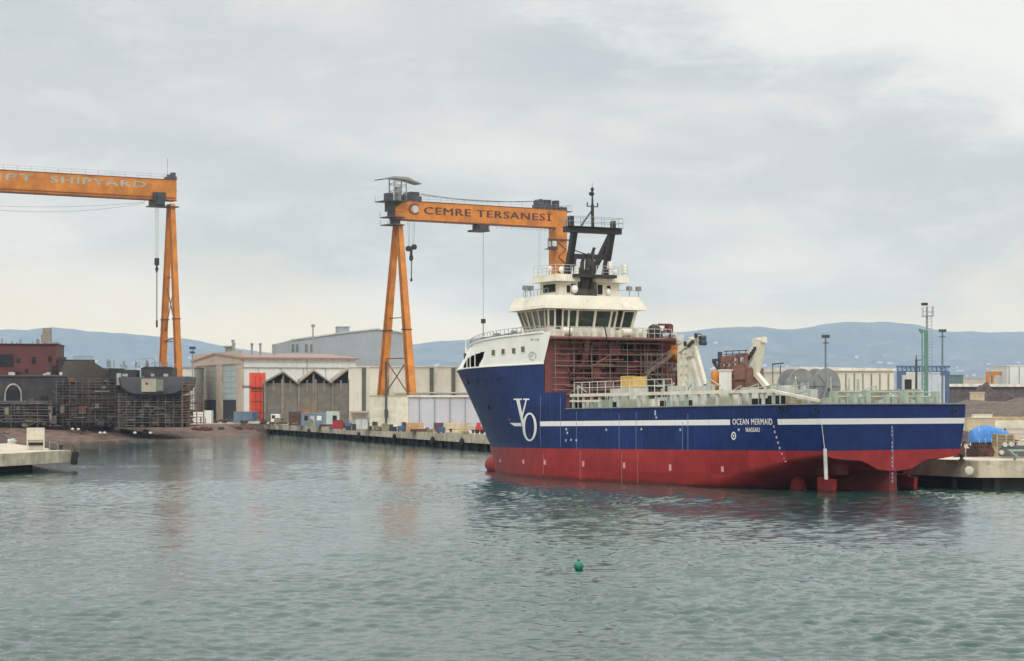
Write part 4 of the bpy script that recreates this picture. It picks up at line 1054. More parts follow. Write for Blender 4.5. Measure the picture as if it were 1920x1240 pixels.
def legpair(t, apex, zt, spread, dx, w0, w1, braces, zb=0.0):
    for sg in (1, -1):
        mb = MB(); mb.bar((apex, sg*w1*.55, zt), (dx, sg*spread, zb+.9), w1, w1, w0, w0, up=(1,0,0))
        mb.box(dx-1.2, dx+1.2, sg*spread-2.4, sg*spread+2.4, zb+.1, zb+.95)
        lg = mb.build('leg', ORANGE, t)
        la = MB(); A_ = Vector((apex-w1*.5, sg*w1*.55-w1*.3, zt)); B_ = Vector((dx-w0*.55, sg*spread-w0*.3, zb+1)); n_ = 60
        la.bar(A_, B_, .09); la.bar(A_+Vector((0,.6,0)), B_+Vector((0,.6,0)), .09)
        for k in range(n_): c = A_.lerp(B_, (k+.5)/n_); la.bar(c, c+Vector((0,.6,0)), .06)
        la.build('ladder', mat('brown_orange_paint', (.16,.05,.02), .6, var=.25), lg)
        se = MB()
        for k in range(1, 7):
            c = Vector((apex, sg*w1*.55, zt)).lerp(Vector((dx, sg*spread, zb+.9)), k/7); ww = (w1+(w0-w1)*k/7)/2+.04; se.box(c.x-ww, c.x+ww, c.y-ww*1.02, c.y+ww*1.02, c.z-.07, c.z+.07)
        se.build('flange_ring', ORANGE, lg)
        b2 = MB(); f = .52; c = Vector((apex, sg*w1*.55, zt)).lerp(Vector((dx, sg*spread, zb)), f); ww = w1+(w0-w1)*f
        b2.box(c.x-ww*.62, c.x+ww*.62, c.y-ww*.62, c.y+ww*.62, c.z-.12, c.z+.12)
        b2.tube((c.x-ww*.6, c.y-ww*.6, c.z+.1), (c.x-ww*.6, c.y-ww*.6, c.z+1.1), .04, 4); b2.build('platform', DARKSTEEL, lg)
    mb = MB()
    for f0, f1, w_ in braces:
        a = Vector((apex, w1*.55, zt)).lerp(Vector((dx, spread, zb)), f0); b_ = Vector((apex, -w1*.55, zt)).lerp(Vector((dx, -spread, zb)), f1)
        mb.bar(a, b_, w_)
    mb.build('brace', mat('brown_orange_paint', (.16,.05,.02)), t)
# --- the crane behind the vessel
CR = thing('gantry_crane', 'orange gantry crane with dark lettering, standing behind the moored vessel', 'gantry crane', ((743-960)/F*480, 480, G), R(33.7))
zt, zb = 52.9-G, 48.9-G
X1 = 45.5; dd = 2.6
g = girder(CR, -1.0, X1, zb, zt, dd, 2.4)
legpair(CR, .4, zb-1.2, 7.4, 0, 1.75, 1.15, [(.66,.66,.22),(.46,.46,.2),(.66,.86,.2),(.86,.66,.2)])
def gx(px):            # girder x of an image column
    k = (px-960)/F; X0, D0 = CR.location.x, CR.location.y; return (k*D0-X0)/(math.cos(R(33.7))-k*math.sin(R(33.7)))
gtext('CEMRE TERSANESİ', g, gx(789), gx(1027), zb+1.35, zb+2.95, -dd/2-.03, LETTER_D)
mb = MB()
cx, cz = gx(771), zb+2.3
for k in range(30):
    t0, t1 = 2*math.pi*(k/30*.8+.1), 2*math.pi*((k+1)/30*.8+.1)
    mb.add([(cx+rx*math.cos(t), -dd/2-.03, cz+rz_*math.sin(t)) for t, rx, rz_ in ((t0,1.5,1.25),(t1,1.5,1.25),(t1,1.05,.95),(t0,1.05,.95))], [(0,1,2,3)])
mb.build('emblem', LETTER_D, g, fix=False)
mb = MB(); mb.lathe((cx+.35, -dd/2-.02, cz+.05), (0,-1,0), [(0,.85),(.05,.8),(.05,0)], 20); mb.build('emblem', WATERMARK, g)
# right (box) leg
mb = MB(); xr = gx(1046)
mb.bar((xr, 0, zb), (xr-.1, 0, .9), 3.1, 3.1, 2.6, 2.6, up=(1,0,0)); mb.box(xr-1.6, xr+1.4, -6, 6, 0.1, .95)
lg = mb.build('leg', ORANGE, CR)
mb = MB()
for k in range(6):
    z = zb-3.5-k*3.4
    mb.bar((xr-1.0, -1.66, z), (xr+1.2, -1.66, z-1.6), .12); mb.bar((xr+1.2, -1.66, z-1.7), (xr-1.0, -1.66, z-3.3), .12)
mb.tube((xr+1.5, -1.4, zb+2), (xr+1.4, -1.4, 6), .07, 5); mb.tube((xr+1.5, -.8, zb+2), (xr+1.4, -.8, 6), .07, 5)
for k in range(7): mb.box(xr+1.3, xr+2.4, -1.6, -.4, zb-3-k*6, zb-2.85-k*6)
mb.build('ladder', DARKSTEEL, lg)
mb = MB(); mb.box(xr-4.0, xr+3.2, -2.0, -1.6, zb-3.0, zb-2.75); mb.box(xr-3.3, xr-1.7, -2.2, -.6, zb-5.0, zb-3.05); mb.box(xr-3.6, xr-1.6, -2.4, .2, zb-5.2, zb-5.0)
cb = mb.build('operator_cab', DARKSTEEL, CR)
mb = MB(); mb.box(xr-3.1, xr-1.9, -2.23, -2.203, zb-4.5, zb-3.3); mb.box(xr-3.33, xr-3.303, -2.0, -.8, zb-4.6, zb-3.3); mb.build('window', GREYW, cb)
mb = MB()
mb.box(gx(1003), gx(1031), -1.2, 1.2, zt+.17, zt+1.1); mb.box(gx(1006), gx(1013), -1.0, 1.0, zt+1.1, zt+2.1); mb.box(gx(1017), gx(1029), -1.0, 1.0, zt+1.1, zt+2.3)
mb.lathe((gx(1010), -1.1, zt+1.6), (0,1,0), [(0,0),(0,.8),(2.2,.8),(2.2,0)], 14); mb.build('hoist', DARKSTEEL, CR)
mb = MB(); mb.box(gx(1038), gx(1045), -.8, .8, zt+.17, zt+2.3); mb.box(gx(1045), gx(1058), -1.2, 1.2, zt+.17, zt+.8); mb.box(gx(1055), gx(1066), -1.4, 1.4, zt-.3, zt-.1)
for y in (-1.3, 1.3):
    for x in (1056, 1061, 1066): mb.tube((gx(x), y, zt-.2), (gx(x), y, zt+1.2), .04, 4)
    mb.tube((gx(1056), y, zt+1.2), (gx(1066), y, zt+1.2), .04, 4)
mb.build('service_platform', DARKSTEEL, CR)
# left head: machinery, platforms, service jib with a shed roof
mb = MB(); mb.box(gx(757), gx(785), -1.3, 1.3, zt+.17, zt+1.2); mb.lathe((gx(766), -1.4, zt+1.3), (0,1,0), [(0,0),(0,.9),(2.8,.9),(2.8,0)], 14); mb.box(gx(772), gx(782), -1, 1, zt+1.2, zt+2.2)
mb.build('hoist', DARKSTEEL, CR)
mb = MB(); x_ = gx(741)
for z, a in ((zt-.3, 3.4), (zt-3.8, 2.6), (zb-1.5, 2.5)): mb.box(x_-a*1.05, x_+a*.5, -a*.8, a*.8, z, z+.22)
for z, a in ((zt-.1, 3.4), (zt-3.6, 2.6), (zb-1.3, 2.5)):
    for sx in (-1.05, -.3): 
        for sy in (-.8, .8): mb.tube((x_+a*sx, a*sy, z), (x_+a*sx, a*sy, z+1.1), .05, 4)
    mb.tube((x_-a*1.05, -a*.8, z+1.1), (x_+a*.3, -a*.8, z+1.1), .04, 4)
mb.box(x_-2.0, x_+.9, -1.2, 1.2, zt-2.4, zt-.3); mb.box(x_-1.4, x_+.3, -1.0, 1.0, zt-3.8, zt-2.4); mb.box(x_-2.6, x_-1.2, -1.2, .6, zt-.1, zt+1.6)
mb.box(x_-.8, x_+.8, -.9, .9, zb-1.6, zt-3.5)
mb.build('service_platform', DARKSTEEL, CR)
mb = MB(); xm = gx(746); hw = 1.55
for sx in (-hw, hw):
    for sy in (-1.1, 1.1): mb.bar((xm+sx, sy, zt-.2), (xm+sx, sy, zt+5.3), .2)
for k in range(3):
    z = zt+.4+k*1.65
    for sy in (-1.1, 1.1): mb.bar((xm-hw, sy, z), (xm+hw, sy, z+1.5), .12); mb.bar((xm-hw, sy, z+1.6), (xm+hw, sy, z+1.6), .12)
mb.box(xm-.5, xm+.6, -.6, .6, zt+.2, zt+3.2)
mb.build('jib_tower', GREY, CR)
mb = MB()
mb.prism([(gx(709)-.2, -1.6, zt+4.55), (gx(733), -1.6, zt+5.35), (gx(758), -1.6, zt+5.35), (gx(784), -1.6, zt+4.1), (gx(784), -1.6, zt+3.95), (gx(757), -1.6, zt+4.75), (gx(733), -1.6, zt+4.9), (gx(709), -1.6, zt+4.4)], (0, 3.2, 0))
mb.build('canopy_roof', GREY, CR)
mb = MB(); a, b_ = Vector((gx(787), -.6, zt+1.9)), Vector((gx(1003), -.6, zt+1.9))
for yo in (-.6, .6):
    P_ = [a.lerp(b_, k/20)+Vector((0, yo+.6, -1.6*4*(k/20)*(1-k/20)*.45)) for k in range(21)]; mb.path(P_, .05, 4)
mb.build('cable', DARKSTEEL, CR)
# trolley, ropes and hook blocks
mb = MB(); xt = gx(901); mb.box(xt-1.2, xt+1.2, -1.6, 1.6, zb-1.5, zb-.25); mb.box(xt-2.3, xt+1.3, -1.9, 1.9, zb-1.9, zb-1.5); mb.box(xt-.9, xt+1.0, -1.3, 1.3, zb-1.1, zb-.3)
for sx in (-2.2, 1.2): mb.tube((xt+sx, -1.85, zb-1.5), (xt+sx, -1.85, zb-.5), .05, 4)
tr = mb.build('trolley', DARKSTEEL, CR)
mb = MB(); zz = at(906, 600, 490).z-G; mb.tube((gx(906)-.1, -.3, zb-1.9), (gx(906)-.1, -.3, zz), .035, 4); mb.tube((gx(906)+.15, .3, zb-1.9), (gx(906)+.15, .3, zz), .035, 4); mb.build('hoist_rope', GREY, CR)
mb = MB(); mb.box(gx(906)-.35, gx(906)+.4, -.4, .4, zz-.7, zz+.3); mb.tube((gx(906), 0, zz-.7), (gx(906), 0, zz-3.6), .09, 5); mb.build('hook_block', BLACK, CR)
mb = MB(); zh = at(770, 468, 483).z-G
for px in (764.5, 767.5, 775, 778): mb.tube((gx(px), 0, zb), (gx(px)+(gx(770.5)-gx(px))*.3, 0, zh+.6), .045, 4)
mb.build('hoist_rope', GREY, CR)
mb = MB(); xh = gx(771)
for s_ in (-.72, .72): mb.lathe((xh+s_, -.3, zh+.4*(s_ > 0)+.1), (0,1,0), [(0,0),(0,.62),(.6,.62),(.6,0)], 14)
mb.bar((xh-.7,0,zh),(xh+.7,0,zh+.3), .5); mb.bar((xh, 0, zh), (xh, 0, zh-2.6), .45); mb.box(xh-.35, xh+.35, -.3, .3, zh-2.4, zh-1.5); mb.tube((xh, 0, zh-2.6), (xh, 0, zh-6.8), .07, 5); mb.tube((xh+.12, 0, zh-2.6), (xh+.12, 0, zh-6.8), .07, 5); mb.box(xh-.2, xh+.25, -.15, .15, zh-7.2, zh-6.6)
mb.build('hook_block', BLACK, CR)
mb = MB()                                                             # festoon loops under the girder
x = gx(922); P_ = []
while x < gx(1030):
    for k in range(6): P_.append((x+.9*1.35*k/6, -1.5, zb-.3-.7*math.sin(math.pi*k/6)))
    x += 1.215
mb.path(P_, .05, 4); mb.build('festoon_cable', GREY, CR)
mb = MB(); mb.tube((gx(1010), 0, zb), (gx(1010), 0, 18), .03, 4); mb.tube((gx(1013), 0, zb), (gx(1013), 0, 18), .03, 4); mb.build('hoist_rope', GREY, CR)
# --- the crane cut off by the left edge of the picture
CLD = 515
CL = thing('gantry_crane', 'orange gantry crane with grey lettering on its girder, standing over the unfinished hulls', 'gantry crane', ((319-960)/F*CLD, CLD, G), R(32.3))
zt2, zb2 = at(322, 339, CLD).z-G, at(322, 376, CLD).z-G
def gxl(px): k = (px-960)/F; return (k*CL.location.y-CL.location.x)/(math.cos(R(32.3))-k*math.sin(R(32.3)))
g = girder(CL, -110, gxl(327), zb2, zt2, 2.6, .01)
mb = MB(); mb.box(-109, gxl(324), -1.44, -1.31, zb2+.35, zb2+.55); mb.build('stiffener', mat('brown_orange_paint', (.16,.05,.02)), g)
gtext('SHIPYARD', g, gxl(90), gxl(268), zt2-2.15, zt2-.65, -1.33, LETTER_G)
gtext('IPT', g, gxl(-8), gxl(59), zt2-2.15, zt2-.65, -1.33, LETTER_G)
legpair(CL, .2, zb2-.9, 6.0, 0, 1.5, 1.15, [(.33,.33,.16),(.62,.62,.2),(.36,.58,.22),(.62,.60,.2),(.60,.36,.16)])
mb = MB(); mb.bar((-106, 0, zb2), (-106, 0, .9), 3, 3, 2.4, 2.4, up=(1,0,0)); mb.box(-107.5, -104.5, -6, 6, .1, .95); mb.build('leg', ORANGE, CL)
mb = MB(); xt = gxl(294)
mb.box(xt-1.6, xt+1.5, -2.1, -1.35, zb2-.2, zb2+1.6); mb.box(xt-1.3, xt+1.3, -1.9, 1.9, zb2-1.6, zb2-.25); mb.box(xt-2.0, gxl(330), -1.9, 1.9, zb2-1.75, zb2-1.5); mb.box(xt-.9, xt+.9, -2.2, -1.9, zb2-1.3, zb2+.9)
mb.lathe((xt, -2.3, zb2+.6), (0,1,0), [(0,0),(0,.9),(.2,.9),(.2,0)], 14)
mb.build('trolley', DARKSTEEL, CL)
mb = MB(); mb.box(gxl(312), gxl(328), -1.3, 1.3, zt2+.17, zt2+.9); mb.box(gxl(321), gxl(327), -.8, .8, zt2+.9, zt2+1.9); mb.box(gxl(314), gxl(318), -.6, .6, zt2+.9, zt2+1.4); mb.tube((gxl(314), 0, zt2+.9), (gxl(314), 0, zt2+5.2), .04, 4); mb.box(gxl(327), gxl(330), -.6, .6, zb2+2.2, zb2+2.5); mb.build('service_platform', DARKSTEEL, CL)
mb = MB(); zh = at(293, 492, CLD-2).z-G
for dx in (-.42, -.15, .15, .42): mb.tube((xt+dx, 0, zb2-1.7), (xt+dx*.8, 0, zh+.9), .05, 4)
mb.build('hoist_rope', GREYW, CL)
mb = MB(); mb.box(xt-.45, xt+.45, -.4, .4, zh-.7, zh+1.0); mb.bar((xt,0,zh-.7),(xt,0,zh-2.4), .35); mb.box(xt-.3, xt+.3, -.3, .3, zh-1.9, zh-1.3); zz = at(293, 614, CLD-2).z-G
mb.tube((xt-.1,0,zh-2.4),(xt-.05,0,zz+1.6),.06,5); mb.tube((xt+.1,0,zh-2.4),(xt+.05,0,zz+1.6),.06,5); mb.box(xt-.18, xt+.18, -.15, .15, zz, zz+1.7); mb.build('hook_block', BLACK, CL)
mb = MB()
for y0, y1, m_ in ((388, 381, 397), (383, 379, 388)):
    a = at(-60, y0, CLD-22); b_ = at(272, y1, CLD-4); MI = CL.matrix_world
    Mi = Matrix.Translation(CL.location) @ Matrix.Rotation(R(32.3), 4, 'Z'); Mi = Mi.inverted(); a, b_ = Mi @ a, Mi @ b_
    sag = (m_-(y0+y1)/2)/F*CLD
    mb.path([a.lerp(b_, k/20)-Vector((0,0,4*sag*(k/20)*(1-k/20))) for k in range(21)], .035, 4)
mb.build('cable', GREY, CL)
# ================================================================== buildings
def wall_mat(name, color, pitch=1.0, **kw):
    """profiled sheet: fine vertical ribs through a bump on the object's own axes"""
    if name in MATS: return MATS[name]
    m = mat(name, color, **kw); t = m.node_tree; b = t.nodes['Principled BSDF']
    o = N(t, 'ShaderNodeTexCoord').outputs['Object']; s = N(t, 'ShaderNodeSeparateXYZ'); L(t, o, s.inputs[0])
    x = M(t, 'ADD', s.outputs[0], s.outputs[1]); w = M(t, 'ABSOLUTE', M(t, 'SUBTRACT', M(t, 'FRACT', M(t, 'MULTIPLY', x, 1/pitch)), .5))
    bn = N(t, 'ShaderNodeBump'); bn.inputs['Strength'].default_value = .6; bn.inputs['Distance'].default_value = .25
    L(t, w, bn.inputs['Height']); L(t, bn.outputs[0], b.inputs['Normal']); return m
SHEET_W = wall_mat('white_sheet', (.60,.63,.61), 1.2, rough=.55, var=.07, vscale=.12, grime=.3, gcol=(.38,.36,.31), streak=.35)
SHEET_G = wall_mat('grey_sheet', (.27,.30,.34), 1.4, rough=.55, var=.08, vscale=.08, grime=.2, gcol=(.2,.2,.2), streak=.25)
SHEET_L = wall_mat('lavender_sheet', (.44,.45,.52), 1.0, rough=.55, var=.07, vscale=.12, grime=.2, gcol=(.33,.3,.3), streak=.25)
SHEET_C = wall_mat('cream_sheet', (.60,.58,.50), 1.5, rough=.6, var=.08, vscale=.12, grime=.3, gcol=(.35,.32,.26), streak=.35)
ROOF = wall_mat('brown_roof_sheet', (.25,.16,.13), 1.2, rough=.6, var=.15, grime=.3)
DOORG = wall_mat('grey_green_door', (.31,.30,.25), 5.0, rough=.6, var=.1, grime=.3, streak=.4)
DOORB = wall_mat('grey_blue_door', (.30,.38,.40), 5.0, rough=.6, var=.1, grime=.25, streak=.4)
FRAMEB = mat('tan_frame', (.40,.33,.27), .7, var=.12, grime=.35)
def span(px0, px1, D, rz):
    k0, k1 = (px0-960)/F, (px1-960)/F; return (k1*D-k0*D)/(math.cos(rz)-k1*math.sin(rz))
def hgt(py, D): return EYE+(HZ-py)/F*D-G
# workshop with two tall doors
D0 = 620; rz = R(21.7); W_ = span(455, 667, D0, rz); Hh = hgt(670, D0); DP = 60
t = thing('workshop', 'long white workshop with two tall shutter doors and a brown roof edge', 'building', ((455-960)/F*D0, D0, G), rz)
mb = MB(); rr_ = 4.5
mb.box(0, W_, .0, DP, 0, Hh)
mb.build('wall', SHEET_W, t)
mb = MB()
A = [(-.9, -1.2, Hh-.5), (W_+1, -1.2, Hh-.5), (W_+1, DP/2, Hh+1.3), (-.9, DP/2, Hh+1.3), (-.9, DP+1, Hh-.5), (W_+1, DP+1, Hh-.5)]
B = [(x, y, z+.5) for x, y, z in A]
mb.add(A+B, [(0,1,2,3),(3,2,5,4),(6,9,8,7),(9,10,11,8),(0,6,7,1),(1,7,8,2),(2,8,11,5),(5,11,10,4),(4,10,9,3),(3,9,6,0)])
rf = mb.build('roof', ROOF, t)
mb = MB()
for x, y, h, r in ((1.0, 15, 3.2, .35), (2.6, 20, 2.4, .3), (8, 20, 2.4, .32), (10.6, 20, 2.4, .32), (14.8, 20, 2.2, .34)): mb.tube((x, y, Hh), (x, y, Hh+h+1.6), r, 8); mb.tube((x, y, Hh+h+1.6), (x, y, Hh+h+2.2), r*1.5, 8)
mb.box(1.2, 2.6, 22, 25, Hh, Hh+3.4); mb.box(.5, 3.3, 21.5, 25.5, Hh+3.4, Hh+3.8)
mb.build('vent_pipe', GREY, rf)
mb = MB()                                                # door wall on the left side (local x = 0, running back)
mb.box(-.6, -.002, -.4, DP+.5, Hh-1.8, Hh+1.9); 
for y0, y1 in ((-.3, 5.5), (22.5, 29.5), (DP-5, DP+.2)): mb.box(-.5, -.002, y0, y1, 0, Hh-.6)
mb.build('door_frame', FRAMEB, t)
for y0, y1, m_ in ((5.6, 22.4, DOORB), (29.6, DP-5.1, DOORG)):
    mb = MB(); mb.box(-.15, -.003, y0, y1, 6.2, Hh-1.85); dr = mb.build('shutter_door', m_, t)
    mb = MB()
    for k in range(6): z = 6.4+(Hh-8.6)*k/6; mb.box(-.2, -.151, y0, y1, z, z+.12)
    mb.build('shutter_rail', GREY, dr)
    mb = MB(); mb.box(-.12, -.002, y0, y1, 0, 6.15); mb.build('opening', VOID, t)
mb = MB(); mb.box(-.2, .25, -.25, .3, 0, Hh-.5); mb.box(W_*.56, W_*.57, -.1, -.003, Hh-9, Hh-.5); mb.build('corner_post', FRAMEB, t)
# tall red-orange unit against the workshop wall
D1 = 590; Wr = span(471, 498, D1, R(15)); Hr = hgt(699, D1)
t = thing('loading_tower', 'bright red-orange upright steel unit against the white workshop wall', 'industrial unit', ((471-960)/F*D1, D1, G), R(15))
mb = MB(); mb.box(0, Wr, 0, 4, 0, Hr); mb.build('casing', ORANGE2, t)
mb = MB()
for z in (2.6, 5.6, 8.4): mb.box(-.06, Wr+.06, -.08, -.002, z, z+.18)
for x in (1.2, 2.4): mb.box(x, x+.12, -.07, -.003, .4, Hr-.5)
mb.box(-2.4, -.01, .2, .6, Hr*.72, Hr*.74); mb.box(-2.4, Wr+3, -.5, -.09, Hr*.69, Hr*.71)
mb.build('stiffener', RUSTM, t)
# triple-gabled open shed with concrete bays
D2 = 560; rz = R(8); W_ = span(497, 655, D2, rz); 
t = thing('bay_shed', 'open shed with a zigzag triple gable roof over concrete bays', 'building', ((497-960)/F*D2, D2, G), rz)
zE, zP = hgt(713, D2), hgt(693, D2); zw = hgt(718.5, D2)
xs = [span(497, p, D2, rz) for p in (497.5, 531, 558, 588, 620, 654)]; zs = [zE-.2, zP-.4, zE-.6, zP, zE-.4, zP+.5]
mb = MB(); q = [(x, -1.0, z) for x, z in zip(xs, zs)]
for (a, b_) in zip(q[:-1], q[1:]):
    mb.prism([a, b_, (b_[0], b_[1], b_[2]-.45), (a[0], a[1], a[2]-.45)], (0, 26, 0))
mb.build('roof', mat('tan_roof', (.27,.22,.17), .8, var=.2, grime=.4), t)
mb = MB(); n_ = 5; xw = [W_*k/n_ for k in range(n_+1)]
for k in range(n_): mb.box(xw[k]+.25, xw[k+1]-.25, .4, 1.0, 0, zw)
mb.box(0, W_, 24, 25, 0, zE-1)
mb.split('bay_wall', mat('stained_concrete', (.165,.155,.13), .85, var=.2, grime=.5, gcol=(.15,.13,.1), streak=.5), t)
mb = MB()
for k in range(n_+1): mb.box(xw[k]-.22, xw[k]+.22, -.1, 1.1, 0, zw+1.0)
for x in (xs[1], xs[3]): mb.box(x-.25, x+.25, .1, .5, 0, zP-1)
for k in range(n_): mb.box((xw[k]+xw[k+1])/2-.2, (xw[k]+xw[k+1])/2+.2, .15, .4, zw-2.2, zw+.8)
mb.build('column', mat('stained_frame', (.24,.205,.17), .8, var=.2, grime=.5), t)
mb = MB(); mb.prism([(x, 1.6, z-.5) for x, z in zip(xs, zs)]+[(xs[-1], 1.6, .02), (xs[0], 1.6, .02)], (0, 20, 0)); mb.build('opening', VOID, t)  # black solid stands in for the shaded inside of the open shed
# big grey assembly hall behind
D3 = 800; rz = R(12); W_ = span(545, 757, D3, rz)
t = thing('assembly_hall', 'large plain grey hall with a shallow gable behind the workshop', 'building', ((545-960)/F*D3, D3, G), rz)
z0, z1, z2, z3 = hgt(638, D3), hgt(627, D3*1.02), hgt(620.5, D3*1.03), hgt(629, D3*1.05)
mb = MB(); xa, xb = span(545, 640, D3, rz), span(545, 705, D3, rz)
mb.prism([(0,0,0),(W_,0,0),(W_,0,z3),(xb,0,z2),(xa,0,z1),(0,0,z0)], (0, 70, 0)); mb.build('wall', SHEET_G, t)
mb = MB()
for a, b_ in (((0,z0),(xa,z1)),((xa,z1),(xb,z2)),((xb,z2),(W_,z3))): mb.bar((a[0],-.4,a[1]+.15), (b_[0],-.4,b_[1]+.15), .5, .5)
rf = mb.build('roof_edge', mat('pale_grey_trim', (.42,.45,.47), .6), t)
mb = MB(); x0, x1 = span(545, 637, D3, rz), span(545, 658, D3, rz); mb.box(x0, x1, 4, 12, z1-1, z1+2.4); mb.box(x0-.3, x1+.3, 3.7, 12.3, z1+2.4, z1+2.7); mb.build('roof_vent', SHEET_G, t)
mb = MB()
for px in (549, 557, 574, 584): x = span(545, px, D3, rz); mb.box(x-.5, x+.6, -.1, -.004, z0-4.5, z0-1.5)
mb.build('window', mat('dull_window', (.10,.12,.13), .3), t)
mb = MB(); mb.tube((span(545, 582, D3, rz), -8, 0), (span(545, 582, D3, rz), -8, z0+5.0), .3, 6); mb.box(span(545, 579, D3, rz), span(545, 585.5, D3, rz), -8.6, -7.4, z0+4.6, z0+5.6)
tag(mb.build('light_mast', GREY), 'pale floodlight mast in front of the large grey hall', 'light mast').matrix_world = Matrix.Translation(t.location) @ Matrix.Rotation(rz, 4, 'Z')
# tall panelled wall of the paint hall
D4 = 520; rz = R(3); W_ = span(655, 884, D4, rz); Hp = hgt(689, D4)
t = thing('paint_hall', 'pale grey hall with tall panels and dark upright slots behind the gantry crane legs', 'building', ((655-960)/F*D4, D4, G), rz)
mb = MB(); mb.box(0, W_, 0, 30, 0, Hp); mb.build('wall', SHEET_C, t)
mb = MB()
for px in (682, 725, 767, 809, 850): x = span(655, px, D4, rz); mb.box(x-.45, x+.5, -.25, -.004, 3.5, Hp-.1)
mb.build('slot', mat('dark_slot', (.09,.085,.07), .8), t)
mb = MB()
for px in (690, 733, 774, 817, 858): x = span(655, px, D4, rz); mb.box(x-.2, x+.2, -.3, -.004, 3.2, Hp+.1)
mb.box(0, W_, -.2, -.006, 3.2, 3.5); mb.box(-.1, W_+.1, -.3, 30.1, Hp+.004, Hp+.3); x = span(655, 738, D4, rz); mb.box(x, W_, -.9, -.3, hgt(738, D4), hgt(735.5, D4)); mb.build('trim', mat('pale_trim', (.50,.48,.42), .7), t)
mb = MB(); mb.box(0.2, span(655, 692, D4, rz), -6, -.3, hgt(774, D4), hgt(771, D4)); mb.box(.2, .6, -6, -5.7, 0, hgt(774, D4)); x = span(655, 690, D4, rz); mb.box(x, x+.3, -6, -5.7, 0, hgt(774, D4)); mb.build('canopy', FRAMEB, t)
# white block and the long lavender shed before it
D5 = 452; rz = R(-2); W_ = span(693, 766, D5, rz); Hw = hgt(743.5, D5)
t = thing('blank_block', 'blank off-white wall block at the foot of the gantry crane leg', 'building', ((693-960)/F*D5, D5, G), rz)
mb = MB(); mb.box(0, W_, 0, 10, 0, Hw); mb.build('wall', CONC_L, t)
mb = MB(); mb.box(-.05, W_+.05, -.1, 10.1, Hw+.004, Hw+.25); mb.build('coping', FRAMEB, t)
mb = MB(); x = span(693, 727, D5, rz); mb.box(x-.5, x-.1, -.8, -.3, 0, Hw*2.05); mb.box(x-.6, x+.1, -.9, -.2, Hw*.35, Hw*.6)
po = mb.build('utility_post', DARKSTEEL); tag(po, 'dark upright post in front of the blank off-white block', 'post').matrix_world = Matrix.Translation(t.location) @ Matrix.Rotation(rz, 4, 'Z')
W_ = span(766.5, 915, D5, rz); 
t = thing('long_shed', 'long lavender-grey sheet shed on the quay, its far end hidden by the vessel bow', 'building', ((766.5-960)/F*D5, D5, G), rz)
mb = MB(); mb.box(0, W_, 0, 22, 0, Hw-.1); mb.build('wall', SHEET_L, t)
mb = MB(); mb.prism([(-.3,-.5,Hw-.15),(W_+.3,-.5,Hw-.15),(W_+.3,-.5,Hw+.25),(-.3,-.5,Hw+.25)], (0,23,0)); mb.build('roof', mat('pale_roof', (.62,.60,.55), .6, grime=.2), t)
# ------------------------------------------------------------------ yard beyond the stern
D6 = 620; rz = R(8); W_ = span(1500, 1676, D6, rz); Hh = hgt(690, D6)
t = thing('warehouse', 'long cream warehouse with dark ribs beyond the vessel stern', 'building', ((1500-960)/F*D6, D6, G), rz)
mb = MB(); mb.box(0, W_, 0, 40, 0, Hh-.8); mb.build('wall', SHEET_C, t)
mb = MB(); mb.prism([(-.4,-.8,Hh-.8),(W_+.4,-.8,Hh-.8),(W_+.4,-.8,Hh-.1),(-.4,-.8,Hh+.3)], (0,41,0)); mb.build('roof', mat('pale_roof', (.62,.60,.55)), t)
mb = MB(); n_ = 11
for k in range(n_): x = W_*(k+.35)/n_; mb.box(x-.22, x+.22, -.1, -.004, 0 if k % 2 else Hh*.4, Hh-1.6)
mb.build('rib', mat('olive_grey', (.20,.19,.15), .7), t)
mb = MB(); mb.box(W_*.62, W_*.78, -1.5, -.11, 3.2, 3.9); mb.box(W_*.4, W_*.9, -1.6, -.11, 0, .8); mb.build('canopy', GREY, t)
# blue travelling hoist
D7 = 560; W_ = span(1683, 1780, D7, 0)
t = thing('travel_hoist', 'blue portal boat hoist with truss beam on the yard beyond the stern', 'hoist', ((1683-960)/F*D7, D7, G), 0); Hh = hgt(686, D7)
for x, w_ in ((0, 1.1), (W_-.9, .9)):
    mb = MB(); mb.box(x, x+w_, 0, 1.4, 0, Hh-1.6); mb.build('leg', BLUEP, t)
mb = MB(); mb.box(-.2, W_+.2, 0, .9, Hh-.45, Hh); mb.box(0, W_, 0, .9, Hh-1.6, Hh-1.3)
for k in range(12): x = W_*k/12; mb.box(x, x+.25, .1, .8, Hh-1.3, Hh-.45); mb.bar((x, .4, Hh-1.3), (x+W_/12, .4, Hh-.45), .15)
mb.box(-.1, 2.2, -.05, 1.0, Hh-2.4, Hh-1.6); mb.box(W_-2.1, W_+.1, -.05, 1.0, Hh-2.6, Hh-1.6)
mb.build('truss_beam', BLUEP, t)
t = thing('workshop_unit', 'small pale block with a dark doorway under the blue boat hoist', 'building', ((1694-960)/F*575, 575, G), 0)
W_ = span(1694, 1722, 575, 0); Hh = hgt(697, 575); mb = MB(); mb.box(0, W_, 0, 8, 0, Hh); mb.build('wall', GREYW, t)
mb = MB(); mb.box(.3, W_*.55, -.05, -.004, Hh*.25, Hh*.85); mb.build('doorway', VOID, t); mb = MB(); mb.box(W_*.3, W_*.8, -1, -.06, 0, Hh*.5); mb.build('machine', RUSTM, t)
t = thing('pale_block', 'pale blue-grey block behind the blue hoist', 'building', ((1722-960)/F*640, 640, G), 0)
W_ = span(1722, 1775, 640, 0); mb = MB(); mb.box(0, W_, 0, 12, 0, hgt(700, 640)); mb.build('wall', mat('pale_blue_wall', (.42,.47,.53), .7, var=.08), t); mb = MB(); mb.box(-.2, W_+.2, -.2, 12.2, hgt(700, 640)+.004, hgt(698.6, 640)); mb.build('roof', GREYW, t)
